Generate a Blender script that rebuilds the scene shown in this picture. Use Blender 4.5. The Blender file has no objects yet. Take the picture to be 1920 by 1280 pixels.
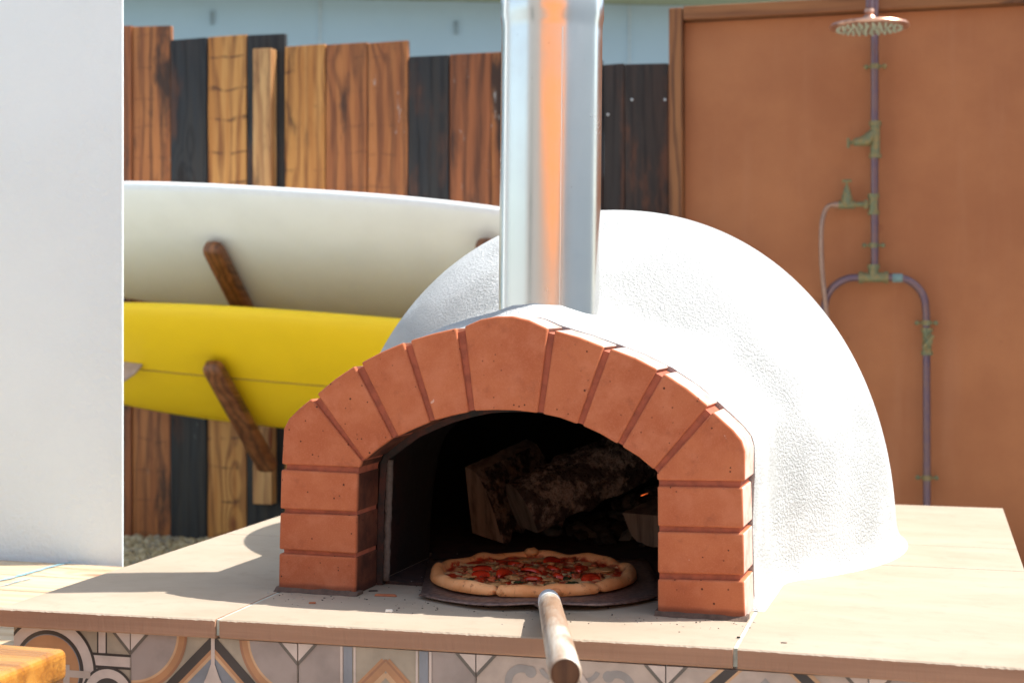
import bpy, math, random
import numpy as np
from mathutils import Vector, Matrix, noise
R=math.radians
rnd=random.Random(7)
scn=bpy.context.scene
COL=scn.collection
# ---------------------------------------------------------------- survey helpers
SY,CY=math.sin(R(15.66)),math.cos(R(15.66)); FP=2800.; EYE=1.45
def ray(px,py):
    a=(px-960)/FP; b=(565-py)/FP
    return (CY*a-SY, SY*a+CY, b)
def at_y(px,py,Y):
    d=ray(px,py); t=Y/d[1]; return Vector((d[0]*t,Y,EYE+d[2]*t))
def at_z(px,py,z):
    d=ray(px,py); t=(z-EYE)/d[2]; return Vector((d[0]*t,d[1]*t,z))
def at_d(px,py,Z):
    d=ray(px,py); return Vector((d[0]*Z,d[1]*Z,EYE+d[2]*Z))
TOP=.95                                   # counter top
OV=Vector((-.681,2.365,TOP)); OVR=R(-1.84)  # foot of the brick arch, its yaw
UX=Vector((math.cos(OVR),math.sin(OVR),0)); VX=Vector((-math.sin(OVR),math.cos(OVR),0))
def arch(px,py):
    d=Vector(ray(px,py)); o=Vector((0,0,EYE))
    t=(OV-o).dot(VX)/d.dot(VX); p=o+d*t-OV
    return (p.dot(UX), p.z)
def loc(p):                               # world -> oven frame
    q=Vector(p)-OV; return Vector((q.dot(UX),q.dot(VX),q.z))

# ---------------------------------------------------------------- mesh builder
class MB:
    def __init__(s): s.v=[];s.f=[];s.m=[]
    def add(s,vs,fs,mi=0):
        b=len(s.v); s.v+=[tuple(v) for v in vs]; s.f+=[tuple(b+i for i in f) for f in fs]; s.m+=[mi]*len(fs); return s
    def box(s,x0,x1,y0,y1,z0,z1,mi=0):
        vs=[(x,y,z) for z in (z0,z1) for y in (y0,y1) for x in (x0,x1)]
        return s.add(vs,[(0,2,3,1),(4,5,7,6),(0,1,5,4),(2,6,7,3),(0,4,6,2),(1,3,7,5)],mi)
    def prism(s,pts,y0,y1,mi=0):          # pts (x,z), counter-clockwise or not
        n=len(pts); vs=[(p[0],y0,p[1]) for p in pts]+[(p[0],y1,p[1]) for p in pts]
        fs=[tuple(range(n)),tuple(range(2*n-1,n-1,-1))]+[(i,n+i,n+(i+1)%n,(i+1)%n) for i in range(n)]
        return s.add(vs,fs,mi)
    def prismz(s,pts,z0,z1,mi=0):
        n=len(pts); vs=[(p[0],p[1],z0) for p in pts]+[(p[0],p[1],z1) for p in pts]
        fs=[tuple(range(n-1,-1,-1)),tuple(range(n,2*n))]+[(i,(i+1)%n,n+(i+1)%n,n+i) for i in range(n)]
        return s.add(vs,fs,mi)
    def tube(s,pts,r,n=14,mi=0,caps=True):
        pts=[Vector(p) for p in pts]; rs=r if isinstance(r,(list,tuple)) else [r]*len(pts)
        vs=[];N=None
        for i,p in enumerate(pts):
            t=(pts[min(i+1,len(pts)-1)]-pts[max(i-1,0)]).normalized()
            if N is None:
                a=Vector((0,0,1)) if abs(t.z)<.9 else Vector((1,0,0)); N=t.cross(a).normalized()
            N=(N-t*N.dot(t)).normalized(); B=t.cross(N)
            vs+=[p+(N*math.cos(2*math.pi*k/n)+B*math.sin(2*math.pi*k/n))*rs[i] for k in range(n)]
        fs=[(i*n+k,i*n+(k+1)%n,(i+1)*n+(k+1)%n,(i+1)*n+k) for i in range(len(pts)-1) for k in range(n)]
        if caps: fs+=[tuple(range(n-1,-1,-1)),tuple((len(pts)-1)*n+k for k in range(n))]
        return s.add(vs,fs,mi)
    def lathe(s,prof,c=(0,0,0),n=48,mi=0,axis='Z'):
        vs=[]
        for r,z in prof:
            for k in range(n):
                a=2*math.pi*k/n; q=(r*math.cos(a),r*math.sin(a),z)
                if axis=='Y': q=(q[0],q[2],q[1])
                if axis=='X': q=(q[2],q[0],q[1])
                vs.append((c[0]+q[0],c[1]+q[1],c[2]+q[2]))
        fs=[(i*n+k,i*n+(k+1)%n,(i+1)*n+(k+1)%n,(i+1)*n+k) for i in range(len(prof)-1) for k in range(n)]
        return s.add(vs,fs,mi)
    def build(s,name,mats,parent=None,bevel=0,seg=2,smooth=False,auto=None):
        me=bpy.data.meshes.new(name); me.from_pydata(s.v,[],s.f)
        if not isinstance(mats,(list,tuple)): mats=[mats]
        for m in mats: me.materials.append(m)
        me.polygons.foreach_set('material_index',s.m)
        me.update(); me.validate()
        import bmesh
        bm=bmesh.new(); bm.from_mesh(me); bmesh.ops.recalc_face_normals(bm,faces=bm.faces); bm.to_mesh(me); bm.free()
        if smooth or auto: me.polygons.foreach_set('use_smooth',[True]*len(me.polygons))
        if auto: me.set_sharp_from_angle(angle=R(auto))
        o=bpy.data.objects.new(name,me); COL.objects.link(o)
        if parent: o.parent=parent
        if bevel:
            b=o.modifiers.new('bevel','BEVEL'); b.width=bevel; b.segments=seg; b.limit_method='ANGLE'; b.angle_limit=R(35)
        return o
def tag(o,label=None,cat=None,group=None,kind=None):
    if label: o['label']=label
    if cat: o['category']=cat
    if group: o['group']=group
    if kind: o['kind']=kind
    return o
def empty(name,p,rz,label,cat,group=None):
    o=bpy.data.objects.new(name,None); COL.objects.link(o); o.location=p; o.rotation_euler=(0,0,rz)
    return tag(o,label,cat,group)
def spline(pts,n=8):
    P=[Vector(p) for p in pts]; P=[P[0]*2-P[1]]+P+[P[-1]*2-P[-2]]; out=[]
    for i in range(1,len(P)-2):
        for k in range(n):
            t=k/n; a,b,c,d=P[i-1:i+3]
            out.append(.5*((2*b)+(c-a)*t+(2*a-5*b+4*c-d)*t*t+(3*b-a-3*c+d)*t**3))
    out.append(P[-2]); return out

# ---------------------------------------------------------------- materials
class NT:
    def __init__(s,name):
        s.mat=bpy.data.materials.new(name); s.mat.use_nodes=True; s.t=s.mat.node_tree; s.n=s.t.nodes
        s.b=s.n['Principled BSDF']
    def node(s,ty,ins=None,**kw):
        x=s.n.new(ty)
        for k,v in kw.items(): setattr(x,k,v)
        for k,v in (ins or {}).items():
            if isinstance(v,bpy.types.NodeSocket): s.t.links.new(v,x.inputs[k])
            else: x.inputs[k].default_value=v
        return x
    def math(s,op,a,b=0.,clamp=False):
        return s.node('ShaderNodeMath',{0:a,1:b},operation=op,use_clamp=clamp).outputs[0]
    def mapr(s,v,a,b,c=0.,d=1.):
        return s.node('ShaderNodeMapRange',{0:v,1:a,2:b,3:c,4:d},interpolation_type='SMOOTHSTEP').outputs[0]
    def mix(s,f,a,b):
        x=s.node('ShaderNodeMix',data_type='RGBA'); 
        for i,v in ((0,f),(6,a),(7,b)):
            if isinstance(v,bpy.types.NodeSocket): s.t.links.new(v,x.inputs[i])
            else: x.inputs[i].default_value=(v if i==0 else (tuple(v)+(1,))[:4])
        return x.outputs[2]
    def obj(s,rand=True):
        c=s.node('ShaderNodeTexCoord').outputs['Object']
        if rand:
            r=s.node('ShaderNodeObjectInfo').outputs['Random']
            r=s.math('MULTIPLY',r,37.)
            c=s.node('ShaderNodeVectorMath',{0:c,1:s.node('ShaderNodeCombineXYZ',{0:r,1:r,2:r}).outputs[0]},operation='ADD').outputs[0]
        return c
    def scale(s,c,v): return s.node('ShaderNodeVectorMath',{0:c,1:v},operation='MULTIPLY').outputs[0]
    def noise(s,c,sc,det=4.,rough=.55,dist=0.):
        return s.node('ShaderNodeTexNoise',{'Vector':c,'Scale':sc,'Detail':det,'Roughness':rough,'Distortion':dist}).outputs['Fac']
    def voro(s,c,sc,out='Distance',feature='F1',rnd=1.):
        return s.node('ShaderNodeTexVoronoi',{'Vector':c,'Scale':sc,'Randomness':rnd},feature=feature).outputs[out]
    def bump(s,h,strength=.3,dist=.01,prev=None):
        x=s.node('ShaderNodeBump',{'Height':h,'Strength':strength,'Distance':dist})
        if prev: s.t.links.new(prev,x.inputs['Normal'])
        return x.outputs[0]
    def out(s,col=None,rough=.6,nor=None,metal=0.,spec=None,**kw):
        for k,v in (('Base Color',col),('Roughness',rough),('Normal',nor),('Metallic',metal),('Specular IOR Level',spec)):
            if v is None: continue
            if isinstance(v,bpy.types.NodeSocket): s.t.links.new(v,s.b.inputs[k])
            else: s.b.inputs[k].default_value=(tuple(v)+(1,))[:4] if k=='Base Color' else v
        for k,v in kw.items(): s.b.inputs[k.replace('_',' ')].default_value=v
        return s.mat
def wood(name,light,mid,dark,axis='Z',rough=.5,char=None,charamt=0.,scuff=0.,ring=44.,knot=1.,spec=.35,bump=.25,saw=0.):
    s=NT(name); c=s.obj()
    sx=s.node('ShaderNodeSeparateXYZ',{0:c}).outputs
    if axis=='Z': A,B,G=sx[0],sx[1],sx[2]
    elif axis=='X': A,B,G=sx[1],sx[2],sx[0]
    else: A,B,G=sx[0],sx[2],sx[1]
    cv=s.node('ShaderNodeCombineXYZ',{0:A,1:B,2:G}).outputs[0]
    k=s.voro(s.scale(cv,(5.5,5.5,2.0)),1.)                     # knots
    kf=s.math('POWER',s.mapr(k,0.,.42,1.,0.),2.)
    low=s.noise(s.scale(cv,(7,7,1.1)),1.,3.,.5)
    g=s.math('ADD',s.math('MULTIPLY',A,ring),s.math('MULTIPLY',low,7.))
    g=s.math('ADD',g,s.math('MULTIPLY',kf,4.2*knot))
    si=s.math('SINE',s.math('MULTIPLY',g,3.3))
    si=s.mapr(si,-.2,1.)
    fine=s.noise(s.scale(cv,(190,190,5)),1.,4.,.6)
    med=s.noise(s.scale(cv,(34,34,1.6)),1.,4.,.6)
    col=s.mix(s.mapr(med,.35,.65),light,mid)
    col=s.mix(s.math('MULTIPLY',si,s.mapr(fine,.3,.7,.22,.8)),col,dark)
    col=s.mix(s.math('MULTIPLY',s.mapr(fine,.5,.8),.35),col,dark)
    if char:
        big=s.noise(s.scale(cv,(5,5,1.4)),1.3,5.,.65)
        col=s.mix(s.math('MULTIPLY',s.mapr(big,.62-.3*charamt,.75-.25*charamt),.92),col,char)
    if saw:
        lz=s.math('ADD',s.math('MULTIPLY',G,26.),s.math('MULTIPLY',s.noise(s.scale(cv,(6,6,9)),1.,2.),2.2))
        ln=s.math('ABSOLUTE',s.math('SINE',lz)); ln=s.mapr(ln,.0,.22,1.,0.)
        ln=s.math('MULTIPLY',ln,s.mapr(s.noise(s.scale(cv,(22,22,3.)),1.,3.),.42,.6))
        col=s.mix(s.math('MULTIPLY',ln,saw),col,(.05,.018,.01))
    if scuff:
        sc_=s.math('MULTIPLY',s.mapr(s.noise(s.scale(cv,(40,40,12)),1.,4.,.7),.63,.70),s.mapr(s.noise(s.scale(cv,(3,3,1.5)),1.,2.),.5,.6))
        col=s.mix(s.math('MULTIPLY',sc_,scuff),col,(.42,.42,.40))
    core=s.mapr(k,.05,.14,1.,0.)
    col=s.mix(s.math('MULTIPLY',core,.85*min(knot,1)),col,(dark[0]*.9,dark[1]*.45,dark[2]*.4))
    nrm=s.bump(s.math('ADD',fine,s.math('MULTIPLY',si,.6)),bump,.002)
    return s.out(col,s.mapr(fine,.2,.8,rough-.1,rough+.15),nrm,spec=spec)
W={}
W['honey']=wood('honey_pine',(.50,.245,.07),(.38,.15,.035),(.14,.04,.012),char=(.03,.014,.01),charamt=.15,saw=.75)
W['orange']=wood('orange_pine',(.39,.145,.044),(.26,.085,.027),(.075,.022,.010),char=(.02,.012,.01),charamt=.32,saw=.3,scuff=.6)
W['brown']=wood('brown_pine',(.31,.10,.034),(.2,.065,.024),(.05,.018,.010),char=(.018,.012,.011),charamt=.4,scuff=.7)
W['black']=wood('charred_pine',(.022,.024,.028),(.032,.028,.026),(.008,.008,.010),char=(.075,.032,.02),charamt=.3,scuff=.5,rough=.55,spec=.3)
W['darkb']=wood('half_charred_pine',(.05,.032,.026),(.03,.024,.022),(.012,.010,.010),char=(.12,.045,.022),charamt=.4,rough=.55)
W['peg']=wood('dark_oiled_peg',(.30,.115,.042),(.18,.06,.022),(.022,.009,.007),axis='Y',rough=.35,ring=60.,spec=.5)
W['post']=wood('post_pine',(.5,.29,.12),(.4,.2,.075),(.2,.08,.03),char=(.06,.025,.015),charamt=.2)
W['frame']=wood('frame_timber_up',(.3,.125,.045),(.2,.075,.028),(.05,.02,.012),char=(.012,.009,.01),charamt=.3)
W['framex']=wood('frame_timber_across',(.3,.125,.045),(.2,.075,.028),(.05,.02,.012),axis='X',char=(.012,.009,.01),charamt=.3)
W['table']=wood('pale_plank',(.58,.47,.33),(.5,.38,.25),(.42,.29,.17),axis='X',rough=.6,bump=.15)
W['block']=wood('varnished_oak',(.50,.23,.045),(.38,.15,.025),(.22,.08,.016),axis='X',char=(.05,.018,.008),charamt=.25,rough=.22,spec=.6,ring=16.,knot=.6)
W['handle']=wood('mottled_handle',(.70,.67,.60),(.60,.54,.46),(.38,.27,.18),axis='Y',char=(.30,.18,.11),charamt=.35,rough=.4,ring=50.,spec=.4)  # brown patches mixed into the pale handle wood
W['endwood']=wood('handle_end_grain',(.14,.06,.026),(.1,.04,.018),(.05,.018,.01),axis='Z',rough=.5)
W['split']=wood('split_firewood',(.27,.195,.15),(.20,.14,.105),(.09,.06,.045),axis='Z',rough=.8,ring=70)

def brick_mat():
    s=NT('terracotta_brick'); c=s.obj()
    a=s.noise(c,9.,5.,.6); b=s.noise(c,420.,3.,.7)
    col=s.mix(s.mapr(a,.3,.72),(.44,.122,.052),(.55,.180,.080))
    rv=s.node('ShaderNodeObjectInfo').outputs['Random']
    col=s.mix(s.math('MULTIPLY',rv,.45),col,(.39,.102,.045)); col=s.mix(s.mapr(s.noise(c,22.,4.,.6),.45,.7,0.,.4),col,(.60,.22,.12))
    col=s.mix(s.math('MULTIPLY',s.mapr(b,.45,.75),.35),col,(.62,.24,.13))
    col=s.mix(s.math('MULTIPLY',s.mapr(s.noise(c,30.,4.,.7),.55,.75),.35),col,(.24,.07,.04))
    dens=s.mapr(s.noise(c,14.,2.),.42,.6)
    p1=s.voro(c,95.); h1=s.mapr(p1,.1,.17,1.,0.)
    pick=s.math('GREATER_THAN',s.node('ShaderNodeSeparateColor',{0:s.voro(c,95.,'Color')}).outputs[0],.62)
    h1=s.math('MULTIPLY',s.math('MULTIPLY',h1,pick),dens)
    p2=s.voro(c,48.); h2=s.math('MULTIPLY',s.mapr(p2,.07,.11,1.,0.),s.math('GREATER_THAN',s.node('ShaderNodeSeparateColor',{0:s.voro(c,48.,'Color')}).outputs[1],.6))
    hole=s.math('MAXIMUM',h1,h2)
    col=s.mix(s.math('MULTIPLY',hole,.85),col,(.045,.015,.012))
    chip=s.math('MULTIPLY',s.mapr(s.noise(c,60.,2.,.5),.755,.79),.8)
    col=s.mix(chip,col,(.66,.42,.33))
    wo=s.obj(False); z=s.node('ShaderNodeSeparateXYZ',{0:wo}).outputs[2]
    foot_dark=s.math('MULTIPLY',s.mapr(s.math('ADD',z,s.math('MULTIPLY',s.noise(wo,12.,3.),.012)),.016,.024,1.,0.),.55)
    col=s.mix(foot_dark,col,(.09,.03,.022))  # bricks darker towards the foot
    sw=s.node('ShaderNodeSeparateXYZ',{0:wo}).outputs; xa=s.math('ABSOLUTE',s.math('ADD',sw[0],.004))
    soot=s.math('MULTIPLY',s.math('MULTIPLY',s.mapr(sw[1],.003,.012),s.mapr(xa,.33,.28)),s.mapr(s.noise(wo,18.,4.),.2,.7,.6,.95))
    soot=s.math('MULTIPLY',soot,s.mapr(s.math('ADD',sw[2],xa),.62,.72,1.,0.))
    col=s.mix(soot,col,(.035,.014,.012))
    # pale tint over the outward side and top faces of the bricks
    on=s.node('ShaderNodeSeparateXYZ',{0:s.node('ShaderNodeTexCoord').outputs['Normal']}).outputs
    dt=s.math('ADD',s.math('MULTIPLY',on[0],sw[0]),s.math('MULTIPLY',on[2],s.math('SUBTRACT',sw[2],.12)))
    rim_tint=s.math('MULTIPLY',s.math('MULTIPLY',s.mapr(dt,.22,.30),s.mapr(sw[1],.001,.006)),s.mapr(s.noise(wo,25.,4.,.65),.25,.6,.35,.8))
    rim_tint=s.math('MULTIPLY',rim_tint,s.math('LESS_THAN',s.math('ABSOLUTE',on[1]),.7))
    col=s.mix(rim_tint,col,(.62,.50,.45))
    n=s.bump(s.math('SUBTRACT',s.math('MULTIPLY',b,.15),hole),.55,.0016)
    n=s.bump(s.noise(c,40.,4.,.6),.25,.002,n)
    return s.out(col,.85,n,spec=.25)
def stucco_mat(name,sc=1.,strength=.8,col=(.82,.83,.83),low=.25):
    s=NT(name); c=s.obj(False)
    a=s.noise(c,150.*sc,5.,.62,.3); v=s.voro(c,120.*sc); b=s.noise(c,13.*sc,3.,.5)
    patch=s.mapr(s.noise(c,4.*sc,3.),.35,.62,.3,1.1)
    f2=s.noise(c,430.*sc,3.,.6)
    h=s.math('MULTIPLY',s.math('ADD',s.math('ADD',s.mapr(a,.35,.65),s.math('MULTIPLY',v,.5)),s.math('MULTIPLY',f2,.5)),patch)
    n=s.bump(h,strength,.0035/sc); n=s.bump(b,low,.008/sc,n)
    tr=s.noise(s.scale(c,(3.,3.,9.)),1.,3.,.5,.5); n=s.bump(tr,low,.02,n)
    cc=s.mix(s.math('MULTIPLY',s.mapr(s.noise(c,3.*sc,4.),.4,.8),.25),col,(col[0]*.9,col[1]*.91,col[2]*.9))
    return s.out(cc,.9,n,spec=.2)
def stone_mat():
    s=NT('sandstone_slab'); c=s.obj(False)
    a=s.noise(s.scale(c,(1.6,3.5,9.)),1.,5.,.65,.4); f=s.noise(c,420.,3.,.7); m=s.noise(c,24.,4.,.65)
    col=s.mix(s.mapr(a,.35,.7),(.42,.345,.268),(.365,.29,.215))
    col=s.mix(s.math('MULTIPLY',s.mapr(f,.5,.8),.3),col,(.27,.22,.165))
    col=s.mix(s.math('MULTIPLY',s.mapr(m,.5,.75),.35),col,(.30,.24,.18))
    # rust stains with their own place on the right hand slab
    sp=s.node('ShaderNodeSeparateXYZ',{0:c}).outputs
    for (x,y,lx,ly,an) in ((-.098,2.323,.055,.0035,-.14),(-.2,2.42,.03,.003,-.35),(-.11,2.40,.02,.004,0.),(.03,2.44,.03,.006,.0),(-.02,2.40,.03,.004,-.2)):
        dx=s.math('SUBTRACT',sp[0],x); dy=s.math('SUBTRACT',sp[1],y)
        u=s.math('ADD',s.math('MULTIPLY',dx,math.cos(an)/lx),s.math('MULTIPLY',dy,math.sin(an)/lx))
        v=s.math('ADD',s.math('MULTIPLY',dx,-math.sin(an)/ly),s.math('MULTIPLY',dy,math.cos(an)/ly))
        d=s.math('ADD',s.math('MULTIPLY',u,u),s.math('MULTIPLY',v,v))
        d=s.math('ADD',d,s.math('MULTIPLY',s.noise(c,90.,3.),.9))
        col=s.mix(s.mapr(d,.3,1.3,.75,0.),col,(.5,.22,.06))
    g=s.node('ShaderNodeNewGeometry').outputs['Normal']; gz=s.node('ShaderNodeSeparateXYZ',{0:g}).outputs[2]
    side=s.mapr(gz,.4,.8,1.,0.)                    # side faces browner than the top
    bands=s.noise(s.scale(c,(1.5,1.5,40.)),1.,4.,.6)
    col=s.mix(side,col,s.mix(s.mapr(bands,.35,.65),(.42,.235,.15),(.33,.18,.115)))
    n=s.bump(s.math('ADD',f,s.math('MULTIPLY',m,1.2)),.35,.0012)
    return s.out(col,.85,n,spec=.2)
def plain(name,col,rough=.6,var=.15,sc=40.,bump=.1,metal=0.,spec=.4,dark=None,**kw):
    s=NT(name); c=s.obj()
    dark=dark or tuple(x*.7 for x in col)
    a=s.noise(c,sc,5.,.6)
    col=s.mix(s.math('MULTIPLY',s.mapr(a,.35,.7),min(1,var*4)),col,dark)
    return s.out(col,rough,s.bump(a,bump,.002),metal=metal,spec=spec,**kw)
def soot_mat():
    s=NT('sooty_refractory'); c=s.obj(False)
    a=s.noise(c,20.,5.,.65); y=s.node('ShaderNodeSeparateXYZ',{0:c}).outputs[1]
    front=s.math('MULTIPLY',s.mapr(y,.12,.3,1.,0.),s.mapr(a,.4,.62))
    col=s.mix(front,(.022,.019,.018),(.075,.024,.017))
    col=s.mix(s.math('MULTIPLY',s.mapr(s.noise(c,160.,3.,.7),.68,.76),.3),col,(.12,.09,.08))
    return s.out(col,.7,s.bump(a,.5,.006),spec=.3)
def steel_mat():
    s=NT('brushed_stainless'); c=s.obj(False)
    br=s.noise(s.scale(c,(90,90,1.5)),1.,3.,.6); sm=s.noise(c,8.,4.,.6)
    spk=s.mapr(s.noise(c,260.,2.,.5),.73,.77)
    col=s.mix(s.math('MULTIPLY',s.mapr(sm,.4,.7),.25),(.78,.78,.77),(.68,.67,.655))
    col=s.mix(s.math('MULTIPLY',spk,.6),col,(.2,.15,.12))
    r=s.math('ADD',s.mapr(sm,.35,.7,.19,.25),s.math('MULTIPLY',br,.05))
    return s.out(col,r,s.bump(br,.006,.0003),metal=1.)
def pizza_mat():
    s=NT('baked_pizza'); c=s.obj(False); sp=s.node('ShaderNodeSeparateXYZ',{0:c}).outputs
    r=s.math('SQRT',s.math('ADD',s.math('MULTIPLY',sp[0],sp[0]),s.math('MULTIPLY',sp[1],sp[1])))
    rr=s.math('ADD',r,s.math('MULTIPLY',s.math('SUBTRACT',s.noise(c,30.,4.,.6),.5),.028))
    cr=s.mapr(rr,.155,.161)
    n1=s.noise(c,26.,5.,.65,.6)
    cheese=s.mix(s.mapr(s.noise(c,70.,3.),.35,.7),(.78,.55,.28),(.70,.34,.12))
    sauce=s.mix(s.mapr(s.noise(c,90.,4.),.35,.7),(.55,.045,.012),(.28,.016,.006))
    top=s.mix(s.mapr(n1,.49,.53),sauce,cheese)
    top=s.mix(s.mapr(s.noise(c,55.,5.,.7),.63,.7),top,(.10,.02,.012))
    # sauce ring just inside the rim
    top=s.mix(s.math('MULTIPLY',s.mapr(rr,.134,.150),s.mapr(s.noise(c,20.,3.),.4,.55)),top,sauce)
    crust=s.mix(s.mapr(s.noise(c,14.,5.,.6),.3,.7),(.90,.45,.20),(.78,.29,.09))
    crust=s.mix(s.math('MULTIPLY',s.mapr(s.noise(c,75.,3.,.6),.62,.74),.7),crust,(.30,.07,.02))
    crust=s.mix(s.math('MULTIPLY',s.mapr(s.noise(c,38.,4.,.7,.5),.56,.70),.75),crust,(.36,.11,.03))
    h=s.math('ADD',s.noise(c,120.,4.,.6),s.math('MULTIPLY',s.noise(c,45.,3.),.9))
    return s.out(s.mix(cr,top,crust),s.mapr(cr,0.,1.,.33,.62),s.bump(h,.45,.0025),spec=.45,Subsurface_Weight=.0)
def gravel_mat():
    s=NT('gravel'); c=s.obj(False); v=s.voro(c,42.); col=s.voro(c,42.,'Color')
    k=s.node('ShaderNodeSeparateColor',{0:col}).outputs[0]
    cc=s.mix(k,(.34,.31,.25),(.58,.54,.46))
    return s.out(cc,.9,s.bump(s.math('MULTIPLY',v,-1.),.8,.015))
def panel_mat():
    s=NT('rust_coloured_render'); c=s.obj(False)
    a=s.noise(c,2.2,5.,.6); b=s.noise(c,180.,3.,.7); st=s.noise(s.scale(c,(9,9,.9)),1.,4.,.6)
    col=s.mix(s.mapr(a,.3,.7),(.43,.163,.062),(.35,.122,.045))
    col=s.mix(s.math('MULTIPLY',s.mapr(st,.5,.74),.3),col,(.46,.20,.10))
    col=s.mix(s.math('MULTIPLY',s.mapr(s.noise(c,11.,3.,.5),.72,.78),.6),col,(.22,.06,.02))
    col=s.mix(s.math('MULTIPLY',s.mapr(b,.5,.8),.25),col,(.2,.07,.03))
    return s.out(col,.75,s.bump(b,.2,.002))
M={}
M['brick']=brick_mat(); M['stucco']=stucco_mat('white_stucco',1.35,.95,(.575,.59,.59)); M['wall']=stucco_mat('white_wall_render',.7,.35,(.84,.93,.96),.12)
M['stone']=stone_mat(); M['soot']=soot_mat(); M['steel']=steel_mat(); M['pizza']=pizza_mat(); M['gravel']=gravel_mat(); M['panel']=panel_mat()
M['grout']=plain('pale_grout',(.5,.53,.46),.9,.2,60,.3)
M['mortar']=plain('terracotta_groove',(.42,.115,.062),.85,.2,50,.3,dark=(.26,.075,.045))
M['blue']=plain('pale_blue_render',(.33,.46,.54),.85,.03,3,.05)
M['fascia']=plain('grey_fascia',(.13,.17,.19),.6,.1)
M['moss']=plain('mossy_trim',(.25,.29,.2),.7,.1)
M['white_board']=plain('worn_white_hull',(.88,.89,.85),.42,.04,5,.03,spec=.4)
M['white_rail']=plain('white_rail_paint',(.85,.86,.86),.4,.03)
M['yellow']=plain('yellow_gelcoat',(.95,.63,.012),.4,.035,4,.03,spec=.4)
M['stringer']=plain('stringer_line',(.35,.2,.03),.5)
M['fin']=plain('grey_pink_fin',(.45,.34,.32),.5)
M['pipe']=plain('tarnished_copper_pipe',(.20,.13,.135),.35,.2,25,.1,metal=.6,dark=(.14,.10,.15))
M['verdi']=plain('verdigris_brass',(.17,.19,.11),.55,.25,60,.2,metal=.35,dark=(.30,.22,.09))
M['copper']=plain('bright_copper',(.60,.36,.26),.35,.25,30,.05,metal=.7,dark=(.35,.18,.13))
M['nozzle']=plain('nozzle_rubber',(.5,.55,.42),.5)
M['hose']=plain('copper_hose',(.42,.27,.2),.35,.2,120,.2,metal=.6)
M['iron']=plain('blackened_steel_plate',(.30,.20,.165),.4,.3,130,.3,metal=.45,dark=(.13,.08,.07))
M['weld']=plain('white_taped_socket',(.80,.85,.88),.35,.08,70,.15,metal=.1)
M['rope']=plain('grey_fire_rope',(.15,.12,.105),.9,.3,140,.6)
M['floor_in']=plain('sooty_hearth',(.055,.028,.024),.9,.4,30,.4,dark=(.015,.012,.012))
def bark_mat():
    q=NT('charred_bark'); c=q.obj(); w=q.noise(c,30.,5.,.7); v=q.voro(q.scale(c,(60,60,60)),1.); f=q.noise(c,140.,4.,.7)
    col=q.mix(q.mapr(w,.42,.56),(.30,.215,.175),(.06,.04,.034)); col=q.mix(q.math('MULTIPLY',q.mapr(f,.5,.7),.6),col,(.03,.018,.015))
    return q.out(col,.9,q.bump(q.math('ADD',q.math('ADD',w,v),f),1.,.012),spec=.15)
M['bark']=bark_mat()
M['tomato']=plain('roasted_tomato',(.62,.045,.012),.22,.2,60,.1,spec=.6,dark=(.3,.012,.005))
M['herb']=plain('wilted_basil',(.03,.045,.012),.4)
M['meat']=plain('crisp_chorizo',(.55,.11,.03),.5,.3,90,.6,dark=(.13,.02,.01))
M['melt']=plain('browned_cheese',(.62,.33,.13),.35,.25,50,.3,dark=(.5,.17,.05))
M['chip']=plain('brick_crumb',(.4,.13,.06),.9)
M['pebble']=plain('white_crumb',(.75,.7,.62),.9)
M['bluepaint']=plain('blue_paint',(.18,.42,.52),.6,.3,60,.1,dark=(.4,.42,.4))
M['paving']=plain('pale_paving',(.44,.43,.405),.9,.1,3,.1)
M['screw']=plain('zinc_screw',(.6,.62,.64),.35,metal=.8)
M['dark']=plain('dark_gap',(.015,.013,.012),.8)
M['sail']=plain('orange_canvas',(.64,.20,.038),.8,.05)
M['glass']=plain('dark_window_glass',(.02,.03,.04),.1)
T=[('tile_beige',(.38,.30,.22)),('tile_grey',(.35,.27,.235)),('tile_white',(.60,.47,.40)),('tile_orange',(.47,.22,.10)),('tile_tan',(.60,.35,.19)),
   ('tile_black',(.05,.035,.03)),('tile_blue',(.23,.23,.25)),('tile_pink',(.50,.38,.31)),('tile_brown',(.36,.16,.08)),('tile_scroll',(.33,.285,.26)),('tile_joint',(.14,.11,.09))]
TM=[plain(n,c,.32,.16,14,.04,spec=.5,dark=tuple(x*.62 for x in c)) for n,c in T]
TI={n[5:]:i for i,(n,c) in enumerate(T)}

# ---------------------------------------------------------------- ground
g=MB(); prof=[(-60,0),(4.02,0),(4.03,.536),(400,.536)]
for i in range(3):
    (y0,z0),(y1,z1)=prof[i],prof[i+1]
    g.add([(-300,y0,z0),(300,y0,z0),(300,y1,z1),(-300,y1,z1)],[(0,1,2,3)],1 if i==2 else 0)
tag(g.build('ground',[M['paving'],M['gravel']]),kind='structure')
pb=MB()
ico=[(0,0,1),(.89,0,.45),(.28,.85,.45),(-.72,.53,.45),(-.72,-.53,.45),(.28,-.85,.45),(.72,.53,-.45),(-.28,.85,-.45),(-.89,0,-.45),(-.28,-.85,-.45),(.72,-.53,-.45),(0,0,-1)]
icf=[(0,1,2),(0,2,3),(0,3,4),(0,4,5),(0,5,1),(1,6,2),(2,7,3),(3,8,4),(4,9,5),(5,10,1),(6,7,2),(7,8,3),(8,9,4),(9,10,5),(10,6,1),(11,7,6),(11,8,7),(11,9,8),(11,10,9),(11,6,10)]
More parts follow.
